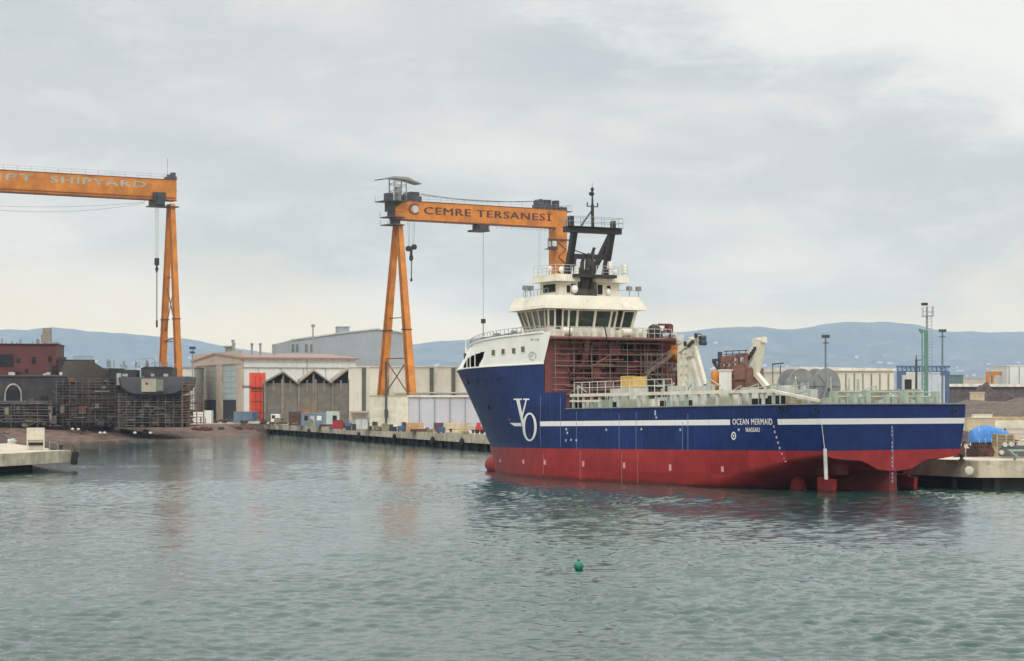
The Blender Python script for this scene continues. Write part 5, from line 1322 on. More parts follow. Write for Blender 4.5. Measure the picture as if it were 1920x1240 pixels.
# green steel tower with caged top
D8 = 400
t = thing('lighting_tower', 'tall green and grey lighting tower with a caged top behind the vessel stern', 'tower', ((1738-960)/F*D8, D8, G), 0); s_ = D8/F
mb = MB()
for dx in (-9, -4): mb.bar((dx*s_, 0, 0), (dx*s_, 0, hgt(622, D8)), .2)
for k in range(14): z = k*1.0+.4; mb.bar((-9*s_, 0, z), (-4*s_, 0, z+.9), .12); mb.bar((-9*s_, 0, z+.9), (-4*s_, 0, z+.9), .12)
mb.bar((0, 0, 0), (0, 0, hgt(620, D8)), .42, .42); mb.bar((-15*s_, 0, hgt(619, D8)), (1*s_, 0, hgt(623, D8)), .4, .5); mb.bar((-15*s_, 0, hgt(617, D8)), (-10*s_, 0, hgt(625, D8)), .3)
mb.build('lattice_leg', GREEN, t)
mb = MB(); mb.tube((0, 0, hgt(622, D8)), (0, 0, hgt(575, D8)), .2, 8)
for k in range(20): z = hgt(700-k*6, D8); mb.bar((0, .3, z), (10*s_, .3, z), .07)
mb.bar((10*s_, .3, hgt(745, D8)), (10*s_, .3, hgt(576, D8)), .07)
mb.box(-8*s_, 12*s_, -.6, .6, hgt(594, D8), hgt(592.5, D8))
for dx in (-8, 11.5):
    for y in (-.6, .6): mb.tube((dx*s_, y, hgt(594, D8)), (dx*s_, y, hgt(576, D8)), .05, 4)
mb.bar((-8*s_, -.6, hgt(585, D8)), (12*s_, -.6, hgt(585, D8)), .07); mb.bar((2*s_, -.6, hgt(576, D8)), (12*s_, -.6, hgt(576, D8)), .07)
mb.build('caged_platform', GREY, t)
mb = MB(); mb.box(-10*s_, 1*s_, -.4, .4, hgt(573, D8), hgt(568, D8)); mb.build('floodlight', BLACK, t)
mb = MB(); mb.bar((-19*s_, .5, 0), (-19*s_, .5, hgt(674, D8)), .38); mb.bar((-19*s_, .5, hgt(676, D8)), (-9*s_, .5, hgt(675, D8)), .15); mb.tube((-19*s_,.5,hgt(674,D8)),(-19*s_,.5,hgt(666,D8)),.1,5); mb.build('side_post', DARKSTEEL, t)
def mast_(px, ytop, D, label):
    t = thing('light_mast', label, 'light mast', ((px-960)/F*D, D, G), 0); h = hgt(ytop, D); mb = MB(); mb.tube((0,0,0), (0,0,h), .34, 8, .24); mb.build('pole', mat('steel_blue_paint', (.11,.15,.19), .6), t)
    mb = MB(); mb.box(-1.0, 1.0, -.4, .4, h, h+.8); mb.box(-.8, .8, -.5, .5, h-1.4, h-1.2); mb.build('floodlight', DARKSTEEL, t)
mast_(1548, 634, 560, 'thin grey floodlight mast rising above the grey cable reels')
mast_(1767, 623, 600, 'thin blue-grey floodlight mast beside the green tower')
# small far structures, right edge
def block(name, label, cat, px0, px1, ytop, D, depth, m_, rz=0, roof=None, base=0):
    t = thing(name, label, cat, ((px0-960)/F*D, D, G+base), rz); W_ = span(px0, px1, D, rz); h = hgt(ytop, D)-base; mb = MB(); mb.box(0, W_, 0, depth, 0, h-.3); mb.build('wall', m_, t)
    mb = MB(); mb.box(-.25, W_+.25, -.25, depth+.25, h-.296, h); mb.build('roof', roof or m_, t); return t, W_, h
t, W_, h = block('sheet_hall', 'pale grey sheet hall with dark ribs beside the small orange portal frame', 'building', 1889, 1990, 685, 830, 30, SHEET_W)
mb = MB()
for px in (1892, 1911, 1930): x = span(1889, px, 830, 0); mb.box(x-.2, x+.2, -.1, -.004, 0, h-.4)
mb.build('rib', GREY, t)
t = thing('small_gantry', 'small orange portal frame on the skyline of the yard beyond the stern', 'gantry', ((1850-960)/F*840, 840, G), 0); W_ = span(1850, 1881, 840, 0); h = hgt(697, 840)
mb = MB(); mb.box(0, W_, 0, 1.5, h-1.4, h); mb.build('beam', ORANGE, t)
for x0, x1 in ((0, 1.2), (2.0, 2.8)): mb = MB(); mb.box(x0, x1, 0, 1.5, 0, h-1.4); mb.build('leg', ORANGE, t)
block('pale_shed', 'low pale shed behind the small orange portal frame', 'building', 1858, 1896, 704, 850, 8, CONC_L)
block('dark_tank', 'low dark green tank shed between the blue hoist and the orange portal', 'building', 1783, 1806, 703, 860, 10, mat('dark_green_paint', (.10,.15,.15), .7))
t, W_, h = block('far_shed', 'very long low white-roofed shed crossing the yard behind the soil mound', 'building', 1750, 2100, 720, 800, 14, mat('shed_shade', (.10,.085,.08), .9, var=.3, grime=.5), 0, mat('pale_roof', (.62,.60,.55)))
mb = MB(); mb.box(-.3, W_+.3, -1.2, -.26, h-1.1, h-.05); mb.build('fascia', mat('pale_roof', (.62,.60,.55)), t)
block('far_office', 'far tan block beside the dark tank shed', 'building', 1806, 1848, 709, 900, 12, mat('tan_render', (.45,.40,.34)))
# mounds of soil and scrap
SOIL = mat('brown_soil', (.10,.075,.055), .95, var=.35, vscale=.5, grime=.6, gcol=(.10,.07,.05), gscale=.6, bump=.8, bscale=2)
SCRAP = mat('dark_scrap', (.06,.04,.038), .9, var=.5, vscale=1.2, grime=.5, gcol=(.12,.06,.05), bump=.8, bscale=3)
def mound(name, label, c, rx, ry, h, m_, seed, rz=0):
    mb = MB(); nx, ny = 44, 24; vs = []; fs = []
    for j in range(ny+1):
        for i in range(nx+1):
            x, y = -1+2*i/nx, -1+2*j/ny; r2 = x*x+y*y; z = max(0, 1-r2)**.8
            z *= .8+.3*noise.fractal(Vector((x*2.0+seed, y*2.0, seed)), .9, 2.0, 4)+.1*noise.noise(Vector((x*9, y*9, seed)))
            vs.append((x*rx, y*ry, max(-.05, z*h-.05)))
    for j in range(ny):
        for i in range(nx): p = j*(nx+1)+i; fs.append((p, p+1, p+nx+2, p+nx+1))
    mb.add(vs, fs); o = mb.build(name, m_, fix=False); o.location = c; o.rotation_euler.z = rz
    o.data.polygons.foreach_set('use_smooth', [True]*len(o.data.polygons)); return tag(o, label, 'mound')
mound('soil_mound', 'wide low mound of brown soil on the stern-side quay', (160, 690, G-.02), 34, 34, 7.6, SOIL, 3)
mound('scrap_heap', 'dark heap of scrap on top of the yard behind the soil mound', (at(1858,740,790).x, 790, G-.02), 14, 8, 12.5, SCRAP, 8)
mound('scrap_heap', 'low purplish scrap heap beside the vessel stern rail', (at(1800,740,300).x, 300, G-.02), 4.2, 3, 2.3, SCRAP, 5)
# ------------------------------------------------------------------ unfinished hulls on the left slipway
HULLG = mat('grey_primer', (.075,.08,.092), .75, var=.22, vscale=.3, grime=.5, gcol=(.05,.045,.04), gscale=.3, streak=.35)
HULLD = mat('dark_hull_primer', (.030,.030,.033), .8, var=.3, vscale=.3, grime=.55, gcol=(.10,.06,.045), gscale=.3, streak=.35)
HULLT = mat('olive_primer', (.115,.105,.085), .8, var=.2, vscale=.3, grime=.5, gcol=(.07,.06,.05), gscale=.3, streak=.35)
D9 = 478; rz = R(6); s9 = D9/F
t = thing('unfinished_hull', 'dark unfinished hull with a red-brown superstructure and a pale thruster arch', 'ship hull', ((-60-960)*s9, D9, G), rz)
def X9(px): return span(-60, px, D9, rz)
def Z9(py): return hgt(py, D9)
mb = MB(); A = [(X9(-60),0,Z9(706)),(X9(122),0,Z9(706)),(X9(126),0,Z9(760)),(X9(92),0,Z9(766)),(X9(96),0,Z9(800)),(X9(-60),0,Z9(800))]
mb.prism(A, (0, 26, 0)); hb = mb.build('hull_plating', HULLD, t)
mb = MB(); mb.box(X9(-60), X9(124), -.35, .0-.004, Z9(706), Z9(703.5)); mb.box(X9(-60), X9(90), -.4, -.004, Z9(756), Z9(753)); mb.box(X9(-60), X9(95), -.3, -.004, Z9(782), Z9(779.5))
for px in (28, 56): mb.box(X9(px), X9(px+2), -.3, -.01, Z9(810), Z9(780))
mb.box(X9(26), X9(28.5), -.35, -.006, Z9(779), Z9(757)); mb.build('stringer', HULLG, hb)
mb = MB(); cx, cz, r1 = X9(25), Z9(742), 16*s9
for k in range(16):
    t0, t1 = math.pi*k/16, math.pi*(k+1)/16
    a = [(cx+math.cos(q)*r*1.0, 0, cz+math.sin(q)*r*1.45) for q, r in ((t0,r1),(t1,r1),(t1,r1*.86),(t0,r1*.86))]
    mb.prism([(x,-.4,z) for x, y, z in a], (0, .39, 0))
mb.box(cx+r1*.86, cx+r1, -.4, -.004, Z9(752), cz); mb.box(cx-r1, cx-r1*.86, -.4, -.004, Z9(752), cz)
mb.build('thruster_arch', mat('worn_grey_paint', (.32,.32,.31), .7, var=.25, grime=.5), hb)
mb = MB(); mb.box(cx-r1*.76, cx+r1*.76, -.12, -.004, Z9(752), cz+r1*.7); mb.box(X9(76), X9(91), -.1, -.004, Z9(752), Z9(742)); mb.box(X9(-60), X9(90), -.08, -.005, Z9(779), Z9(757)); mb.box(X9(60), X9(92), -.09, -.004, Z9(805), Z9(783)); mb.build('opening', VOID, hb)
mb = MB(); mb.box(X9(-60), X9(103), 3, 20, Z9(703), Z9(645)); mb.box(X9(103), X9(112), 4, 18, Z9(703), Z9(676)); mb.box(X9(-60), X9(105), 2.6, 20.4, Z9(645)+.004, Z9(643.5))
sp_ = mb.build('superstructure', mat('red_primer', (.088,.021,.020), .7, var=.22, vscale=.3, grime=.45, gcol=(.08,.03,.03), streak=.35), t)
for a, b_, c_, d_ in ((-20, 22, 664, 687), (27, 35, 672, 679), (57, 64, 669, 681), (88, 94, 668, 678), (94, 104, 685, 700), (44, 50, 692, 699), (22, 36, 697, 702)):
    mb = MB(); mb.box(X9(a), X9(b_), 2.85, 2.996 if a < 90 or True else 3, Z9(d_), Z9(c_)); mb.build('window', VOID, sp_)
mb = MB(); mb.box(X9(74), X9(88), 6, 10, Z9(645), Z9(613)); mb.box(X9(71), X9(74), 6.5, 9, Z9(640), Z9(626)); sk = mb.build('funnel', mat('grey_brown_paint', (.23,.20,.18), .7, grime=.4), sp_)
mb = MB(); mb.box(X9(85), X9(103), 4, 12, Z9(643), Z9(640)); rr = random.Random(5)
for k in range(16): x = X9(rr.uniform(-30, 70)); h = rr.uniform(.3, 1.2); mb.box(x, x+rr.uniform(.1, .5), 3.5, 4, Z9(643.4), Z9(643.4)+h)
for k in range(8): x = X9(rr.uniform(-30, 118)); mb.box(x, x+rr.uniform(.4, 1.6), -.2, .6, Z9(703.4), Z9(703.4)+rr.uniform(.3, .8), 1)
mb.build('deck_fitting', [GREY, GREYW], sp_)
# middle block: olive-grey hull wrapped in scaffolding
D10 = 486; rz = R(10); s10 = D10/F
t = thing('hull_block', 'olive-grey hull block wrapped in scaffolding, middle of the three on the slipway', 'hull block', ((112-960)*s10, D10, G), rz)
def X10(px): return span(112, px, D10, rz)
def Z10(py): return hgt(py, D10)
mb = MB(); vs = []; fs = []; nu, nw = 24, 14
for j in range(nw+1):
    for i in range(nu+1):
        a = i/nu; h_ = j/nw; px_ = 112+(224-112)*a-(14*(1-h_)**2 if a > .5 else 0)*(a-.5)*2; top = Z10(678 if a < .55 else 678+(a-.55)*70)
        vs.append((X10(px_), -1.5-4.5*h_**1.5*math.sin(math.pi*min(1, a*1.05))**.7+3.5*(1-h_)**2, top*h_))
for j in range(nw):
    for i in range(nu): p = j*(nu+1)+i; fs.append((p, p+1, p+nu+2, p+nu+1))
mb.add(vs, fs); mb.box(X10(113), X10(215), 3, 24, 0, Z10(690)); bb = mb.build('plating', HULLT, t, smooth=40)
mb = MB(); mb.box(X10(114), X10(177), -3.1, 8, Z10(682), Z10(675)); mb.box(X10(112), X10(124), -3.3, 1, Z10(676), Z10(670)); mb.build('dark_plate', HULLD, bb)
mb = MB()
for k in range(13): x = X10(138+k*3); mb.tube((x, .3, Z10(676)), (x, .3, Z10(667)), .05, 4)
mb.tube((X10(138), .3, Z10(668)), (X10(174), .3, Z10(668)), .05, 4); mb.build('railing', GREY, bb)
scafA = scaffold('scaffolding', 'dense dusty scaffolding wrapped round the olive-grey hull block', X10(226)-X10(118), Z10(716), 9, 8, 1.5, TUBE_R, mat('dark_plank', (.11,.085,.07), .85, var=.4), .04, seed=4)
scafA.location = Vector(((120-960)*s10, D10-8.2, G)); scafA.rotation_euler.z = R(10)
# right block: grey-blue stern section with rounded bottom
D11 = 476; rz = R(4); s11 = D11/F
t = thing('hull_block', 'grey-blue rounded hull section with a pale square patch, nearest the crane leg', 'hull block', ((222-960)*s11, D11, G), rz)
def X11(px): return span(222, px, D11, rz)
def Z11(py): return hgt(py, D11)
cur = [(355,706),(354,719),(348,731),(335,739),(318,742),(270,742.5),(250,741),(236,736),(226,726),(222,708)]
mb = MB(); ring_ = [Vector((X11(x), 0, Z11(y))) for x, y in cur]; cen = Vector((X11(288), 0, Z11(708)))
rings = []
for k in range(7):
    f = k/6; rings.append([cen+(p-cen)*(.90+.10*math.sin(math.pi/2*f))+Vector((0, 2.6*(1-math.sin(math.pi/2*f)) if False else -2.2*math.cos(math.pi/2*f), 0)) for p in ring_])
rings.append([p+Vector((0, 20, 0)) for p in rings[-1]]); nr_ = len(ring_); vs = [p for r0 in rings for p in r0]; fs = [tuple(range(nr_))]
for k in range(len(rings)-1):
    for i in range(nr_): fs.append((k*nr_+i, k*nr_+(i+1)%nr_, (k+1)*nr_+(i+1)%nr_, (k+1)*nr_+i))
mb.add(vs, fs); bb = mb.build('plating', HULLG, t, smooth=35)
mb = MB(); mb.box(X11(267), X11(295), -2.3, -2.203, Z11(735), Z11(710.5)); mb.build('patch_plate', mat('pale_primer', (.36,.33,.26), .8, var=.15, grime=.3), bb)
mb = MB(); mb.box(X11(296), X11(308), -2.28, -2.203, Z11(733), Z11(712)); mb.build('patch_plate', mat('green_grey_primer', (.16,.19,.155), .8, var=.15, grime=.3), bb)
mb = MB(); mb.box(X11(275), X11(279), -2.34, -2.303, Z11(722), Z11(718)); mb.box(X11(270), X11(308), -2.36, -2.303, Z11(737.5), Z11(735)); mb.build('opening', VOID, bb)
mb = MB()
mb.box(X11(197), X11(222), 6, 14, Z11(709), Z11(690)); mb.box(X11(230), X11(252), 4, 12, Z11(708), Z11(693)); mb.box(X11(262), X11(322), 3, 14, Z11(706), Z11(689)); mb.box(X11(266), X11(320), 2.8, 3, Z11(690), Z11(687.5))
mb.build('deck_frame', HULLD, bb)
mb = MB()
for a, b_ in ((228, 238), (306, 314), (282, 288)): mb.box(X11(a), X11(b_), 1.0, 2.2, Z11(706), Z11(701))
mb.box(X11(218), X11(226), .5, 2, Z11(722), Z11(700)); mb.split('deck_block', mat('worn_grey_paint', (.32,.32,.31)), bb)
mb = MB(); rr = random.Random(9)
for k in range(24): x = X11(rr.uniform(195, 325)); z = Z11(rr.uniform(688, 692)); h = rr.uniform(.5, 2.2); mb.box(x, x+rr.uniform(.1, .4), 4, 4.4, z, z+h)
for a, b_, y in ((254, 286, 672), (252, 300, 680), (300, 330, 684)): mb.tube((X11(a), 5, Z11(y)), (X11(b_), 5, Z11(y)), .07, 4)
mb.build('stanchion', GREY, bb)
mb = MB(); mb.box(X11(212), X11(345), 5, 18, 0, Z11(741)); mb.box(X11(204), X11(236), 9, 18, 0, Z11(716)); mb.build('keel_block_and_fill', HULLD, bb)  # dark boxes under the hull, extended as added fill for the bright gap
scafB = scaffold('scaffolding', 'rusty scaffolding bay under the grey-blue rounded hull section', X11(356)-X11(224), Z11(742)-.2, 9, 6, 2.5, TUBE_R, mat('dark_plank', (.11,.085,.07)), .07, seed=6)
def clutter(name, W_, Hh, n_, mats, seed, t, y0=-.6, y1=.4):
    rr = random.Random(seed); q = [MB() for _ in mats]
    for k in range(n_):
        m_ = rr.randrange(len(mats)); x = rr.uniform(0, W_); z = rr.uniform(.2, Hh); typ = rr.random()
        if typ < .55: w = rr.uniform(.8, 3.5); q[m_].box(x, x+w, rr.uniform(y0, y1), y1+.3, z, z+rr.uniform(.08, .22))
        elif typ < .8: w = rr.uniform(.5, 1.6); y = rr.uniform(y0, y1); q[m_].box(x, x+w, y, y+.06, z, z+rr.uniform(.6, 1.9))
        else: y = rr.uniform(y0, y1); q[m_].bar((x, y, z), (x+rr.uniform(-2, 2), y+rr.uniform(-.3, .3), z+rr.uniform(.8, 2.5)), .1)
    for qq, m_ in zip(q, mats): qq.build(name, m_, t)['kind'] = 'stuff'
clutter('scaffold_board', 14.2, 6.5, 110, [PRIMER, PRIMER_D, mat('dusty_primer', (.17,.075,.06), .8, var=.25)], 25, sc1, -.1, .8)
DPL = mat('dark_plank', (.11,.085,.07)); GPL = mat('grey_plank', (.17,.155,.13), .85, var=.3)
clutter('staging_board', X10(226)-X10(118), Z10(722), 150, [DPL, GPL, HULLD, RUSTM], 21, scafA, -.3, 2.0)
clutter('staging_board', X11(356)-X11(224), Z11(742), 150, [DPL, GPL, HULLD, RUSTM], 22, scafB, -.3, 3.0)
scafB.location = Vector(((223-960)*s11, D11-.5, G)); scafB.rotation_euler.z = rz
scafC = scaffold('scaffolding', 'tall narrow rusty scaffolding beside the rounded hull section', 4.6, Z11(722), 3, 8, 1.6, mat('rusty_tube', (.22,.13,.09), .7, var=.3), PLANK, .06, seed=8)
scafC.location = Vector(((344-960)*s11, D11-1.6, G)); scafC.rotation_euler.z = rz
scafD = scaffold('scaffolding', 'sparse scaffolding before the dark hull with the thruster arch', 17, Z9(757), 6, 4, 1.5, TUBE_R, PLANK, .06, seed=9)
clutter('staging_board', 17, Z9(757), 70, [DPL, GPL, HULLD], 23, scafD, -.3, 1.5)
scafD.location = Vector(((-45-960)*s9, D9-4, G)); scafD.rotation_euler.z = R(6)
# low red-brown shed roof behind the blocks
block('low_shed', 'low pale shed with a red-brown roof behind the crane leg', 'building', 318, 364, 689, 640, 20, GREYW, 0, mat('red_roof', (.30,.14,.10), .8))
t = thing('sign_post', 'blue sign on a post beside the leg of the gantry crane with grey lettering', 'sign', ((361-960)/F*560, 560, G), 0)
mb = MB(); mb.tube((0,0,0), (0,0,hgt(652, 560)), .15, 6); mb.build('post', GREY, t); mb = MB(); mb.box(-.8, .8, -.15, .15, hgt(655.5,560), hgt(650,560)); mb.box(-.7, .6, -.2, .2, hgt(663,560), hgt(659,560)); mb.build('sign_board', mat('navy_paint', (.03,.06,.16), .6), t)
# ------------------------------------------------------------------ things on the far quay and yard
def box_thing(name, label, cat, px0, px1, y0, y1, D, depth, m_, parts=(), rz=0, group=None, ribs=0, base=None):
    z0 = G if base is None else base
    t = thing(name, label, cat, ((px0-960)/F*D, D, z0), rz, group); W_ = span(px0, px1, D, rz); h = EYE+(HZ-y0)/F*D-z0
    mb = MB(); mb.box(0, W_, 0, depth, .0, h)
    for k in range(ribs): x = W_*(k+.5)/ribs; mb.box(x-.06, x+.06, -.06, -.003, .15, h-.15)
    mb.build('body', m_, t)
    for nm, a, b_, c_, d_, mm in parts:
        q = MB(); q.box(W_*a, W_*b_, -.07, -.004, h*c_, h*d_); q.build(nm, mm, t)
    return t
def yq(py): return 34425*(5.9/8.5)/(py-752)        # distance of a point on quay level seen at row py
BLUEG = mat('blue_grey_paint', (.16,.22,.29), .6, var=.15, grime=.35)
def slats(t, W_, h):
    pass
box_thing('site_cabin', 'blue site cabin with a pale door on the far quay', 'cabin', 565, 612, 775, 795, 500, 3, BLUEG, [('door', .36, .52, .02, .8, GREYW), ('window', .12, .26, .45, .8, VOID), ('window', .62, .8, .45, .8, WHITE), ('roof_trim', -.01, 1.01, .96, 1.04, GREY)])
box_thing('site_cabin', 'small pale green cabin between the blue cabin and the red bin', 'cabin', 612, 635, 772, 798, 488, 3, mat('pale_green_cabin', (.48,.58,.54), .6, grime=.3), [('door', .12, .4, .02, .75, GREYW), ('window', .5, .85, .4, .75, VOID), ('roof_trim', -.02, 1.02, .96, 1.03, GREYW)])
box_thing('waste_bin', 'small crimson waste bin on the quay beside the pale green cabin', 'bin', 623.5, 642, 788.5, 801, 455, 2, mat('crimson_paint', (.36,.015,.03), .5, var=.12), [('lid', -.03, 1.03, .94, 1.05, mat('dark_crimson', (.22,.012,.02), .5)), ('rib', .3, .34, .05, .9, mat('dark_crimson', (.22,.012,.02))), ('rib', .64, .68, .05, .9, mat('dark_crimson', (.22,.012,.02)))])
box_thing('water_tank', 'white square liquid tank in a frame on the far quay', 'tank', 665, 690, 785, 800, 452, 2.6, GREYW, [('frame', -.03, .04, 0, 1.05, GREY), ('frame', .48, .52, 0, 1.05, GREY), ('frame', .96, 1.03, 0, 1.05, GREY), ('frame', 0, 1, .95, 1.05, GREY)])
box_thing('container', 'long blue-grey container lying before the dark doors of the workshop', 'container', 438, 482, 772, 785, 585, 3, BLUEG, [('door', .8, .99, .05, .95, BLUEP)], ribs=9)
box_thing('container', 'low dark container stack left of the blue site cabin', 'container', 541, 566, 772, 793, 520, 3, mat('dark_brown_paint', (.08,.06,.06), .7, var=.3, grime=.4), [('door', .1, .9, .1, .9, RUSTM)], ribs=5)
box_thing('white_cover', 'white sheet-covered pile in front of the farther shutter door', 'covered pile', 362, 396, 770, 783, 570, 4, WHITE, [('gap', .4, .46, 0, .5, VOID), ('gap', .66, .7, 0, .4, VOID)])
box_thing('white_van', 'white van parked on the yard in front of the concrete bays', 'van', 508, 524, 776.5, 784, 545, 2.2, WHITE, [('window', .1, .5, .55, .88, GLASS), ('wheel', .1, .25, -.1, .22, RUBBER), ('wheel', .72, .87, -.1, .22, RUBBER)])
t = box_thing('crate', 'orange-brown covered crate on the quay at the foot of the lavender shed', 'crate', 761, 793, 793, 806, 415, 3, mat('tan_orange', (.48,.28,.13), .7, var=.2, grime=.4), [('slat', .05, .95, .25, .32, WOOD), ('slat', .05, .95, .62, .7, WOOD)])
box_thing('generator', 'dark brown generator box left of the stacked yellow timber', 'generator', 813, 831, 793, 808, 404, 2.5, mat('dark_brown_paint', (.08,.06,.06)), [('panel', .15, .85, .2, .8, RUSTM)])
t = thing('excavator', 'rust-brown excavator arm raised in front of the concrete bays', 'excavator', ((585-960)/F*545, 545, G), 0)
mb = MB(); mb.box(-2.2, 2.2, -1.2, 1.2, .8, 2.6); mb.box(-2.0, -.4, -1.1, 0, 2.6, 3.7); mb.build('body', mat('orange_brown', (.28,.13,.06), .7, grime=.4), t)
mb = MB(); mb.bar((1,0,2.2),(.6,0,5.4),.45); mb.bar((.6,0,5.4),(-2.4,0,4.0),.38); mb.bar((-2.4,0,4.1),(-2.8,0,2.7),.6); mb.build('arm', mat('orange_brown', (.28,.13,.06)), t)
for sg in (-1.0, 1.0): mb = MB(); mb.box(-2.3, 2.3, sg*1.3-.35, sg*1.3+.35, .02, .85); mb.build('track', RUBBER, t)
# stack of yellow timber / section
TIM = 0
for k, (y0, y1, px0, px1) in enumerate(((807.8, 803.2, 829, 877), (802.6, 798.2, 830, 889), (797.6, 793.8, 832, 884))):
    D = 402+k*.8; z0 = G+.02+k*.62; W_ = span(px0, px1, D, 0); mb = MB()
    for j in range(6): mb.box(0, W_, j*.34, j*.34+.3, .14, .52)
    for x in np.linspace(.3, W_-.3, 4): mb.box(x-.12, x+.12, 0, 2.0, 0, .14)
    o = mb.build('timber_pack', WOOD); o.location = ((px0-960)/F*D, D, z0)
    tag(o, ['bottom pack of the yellow timber stack near the vessel bow', 'middle, longest pack of the yellow timber stack near the vessel bow', 'top pack of the yellow timber stack near the vessel bow'][k], 'timber pack', 'timber packs on the quay')
t = thing('red_machine', 'red machine on the quay right beside the vessel bow', 'machine', ((891-960)/F*385, 385, G), 0)
mb = MB(); mb.box(0, 1.6, 0, 1.8, .45, 1.3); mb.box(.2, .9, .2, 1.5, 1.3, 2.0); mb.build('body', REDP, t)
for x in (.35, 1.25): mb = MB(); mb.lathe((x, -.1, .42), (0,1,0), [(0,0),(0,.42),(.35,.42),(.35,0)], 14); mb.build('wheel', RUBBER, t)
mb = MB(); mb.bar((1.3,.8,1.3),(1.0,.8,2.5),.15); mb.build('exhaust', GREY, t)
# upright dark gas bottles and drums on the quay
def drum(name, label, cat, px, py, r, h, m_, group, D=None):
    D = D or 34425*(5.9/8.5)/(py-752); t = mbx = MB(); mbx.lathe((0,0,0), (0,0,1), [(0,0),(0,r),(h*.3,r),(h*.31,r*1.05),(h*.34,r*1.05),(h*.35,r),(h*.65,r),(h*.66,r*1.05),(h*.69,r*1.05),(h*.7,r),(h,r),(h,0)], 12)
    o = mbx.build(name, m_, smooth=40); o.location = ((px-960)/F*D, D, G+.004); return tag(o, label, cat, group)
for k, px in enumerate((653, 664, 695, 703, 712, 733, 739, 757)):
    drum('steel_drum', 'dark steel drum standing in the row along the far quay edge', 'drum', px, 806.5, .42+.12*(k % 3 == 0), .9+.4*(k % 2)+.5*(k in (3, 7)), DARKSTEEL, 'dark drums along the far quay', 432-k*2.0)
mb = MB()
for k in range(5): mb.box(k*.5, k*.5+.4, 0, 1.2, .0, .7+.5*(k % 2)); 
o = mb.build('machine_parts_crate', GREY); o.location = ((714-960)/F*428, 428, G+.004); tag(o, 'grey jumbled metal crate among the dark drums on the far quay', 'crate')
# mooring bollards and tyre fenders of the far quay
a0, a1 = Vector((QL[0][0], QL[0][1], 0)), Vector((QL[1][0], QL[1][1], 0)); dq_ = (a1-a0).normalized(); nq = Vector((-dq_.y, dq_.x, 0))
bol = None; fen = None
for k, f in enumerate((.22, .42, .58, .70, .80, .88, .95)):
    c = a0.lerp(a1, f)
    if bol is None:
        mb = MB(); mb.lathe((0,0,0), (0,0,1), [(0,0),(0,.42),(.08,.42),(.1,.22),(.5,.2),(.6,.34),(.78,.34),(.85,.2),(.85,0)], 14)
        bol = mb.build('mooring_bollard', DARKSTEEL, smooth=40); tag(bol, 'dark mooring bollard on the kerb of the far far quay', 'bollard', 'bollards on the far quay'); o = bol
    else: o = bol.copy(); sc.collection.objects.link(o)
    p = c+nq*.9; o.location = (p.x, p.y, G+.004)
for k, f in enumerate((.30, .55, .70, .84, .935)):
    c = a0.lerp(a1, f)-nq*.28
    if fen is None:
        mb = MB(); mb.lathe((0,0,0), (nq.x,nq.y,0), [(-.22,.38),(-.25,.6),(-.12,.78),(.12,.78),(.25,.6),(.22,.38),(-.22,.38)], 18); mb.tube((0,0,.5),(0,0,1.5),.03,4)
        fen = mb.build('tyre_fender', RUBBER, smooth=50); tag(fen, 'black tyre fender hanging on the face of the far far quay', 'fender', 'tyre fenders on the far quay'); o = fen
    else: o = fen.copy(); sc.collection.objects.link(o)
    o.location = (c.x, c.y, 1.2-.1*(k % 2))
# rusty scrap along the yard, each piece a thing
rr = random.Random(31)
def scrap(px, py, D, w, h, m_, label, kind, group=None):
    t = MB(); n_ = rr.randint(3, 6)
    for k in range(n_):
        a = rr.uniform(0, 3.14); l = w*rr.uniform(.35, .7); c = Vector((rr.uniform(-w*.25, w*.25), rr.uniform(-.6, .6), rr.uniform(.15, h*.7)))
        t.bar(c-Vector((math.cos(a)*l/2, math.sin(a)*l/2*.4, rr.uniform(-.1, .25)*h)), c+Vector((math.cos(a)*l/2, math.sin(a)*l/2*.4, rr.uniform(-.1, .25)*h)), rr.uniform(.15, .5), rr.uniform(.15, .45))
    t.box(-w*.3, w*.3, -.5, .5, 0, h*.45)
    o = t.build(kind, m_); o.location = ((px-960)/F*D, D, G); return tag(o, label, 'scrap pile', group)
for k in range(26):
    px = 352+rr.random()*210; D = rr.uniform(555, 615)
    if k >= 20: px = rr.uniform(640, 760); D = 470
    scrap(px, 0, D, rr.uniform(2, 6), rr.uniform(.8, 2.2), rr.choice((RUSTM, SCRAP, RUSTM, GREY, DARKSTEEL)), 'rusty heap of steel offcuts on the yard before the workshop' if k < 20 else 'heap of steel offcuts under the off-white block', 'scrap_heap', 'scrap before the workshop' if k < 20 else 'scrap under the off-white block')
for k in range(34):
    f = rr.random(); b_ = lerp_poly(beach_bot, .25+.7*f); a_ = lerp_poly(beach_top, .25+.7*f); x, y = b_[0]+(a_[0]-b_[0])*.55, b_[1]+(a_[1]-b_[1])*.55
    o = scrap(0, 0, 500, rr.uniform(2, 5), rr.uniform(.6, 1.3), rr.choice((RUSTM, SCRAP, PRIMER)), 'rusty steel debris lying on the slipway beach', 'scrap_heap', 'debris on the beach'); o.location = (x, y, 1.2)
for k, (px, D) in enumerate(((470, 560), (500, 548), (528, 535), (450, 566))):
    o = MB().box(0, span(px, px+22, D, 0), 0, 1.6, 0, .35).box(.2, span(px, px+22, D, 0)-.4, .2, 1.4, .36, .6).build('plate_stack', CONC_L); o.location = ((px-960)/F*D, D, G+.004); tag(o, 'pale stack of steel plates lying on the yard behind the quay', 'plate stack', 'pale plate stacks')
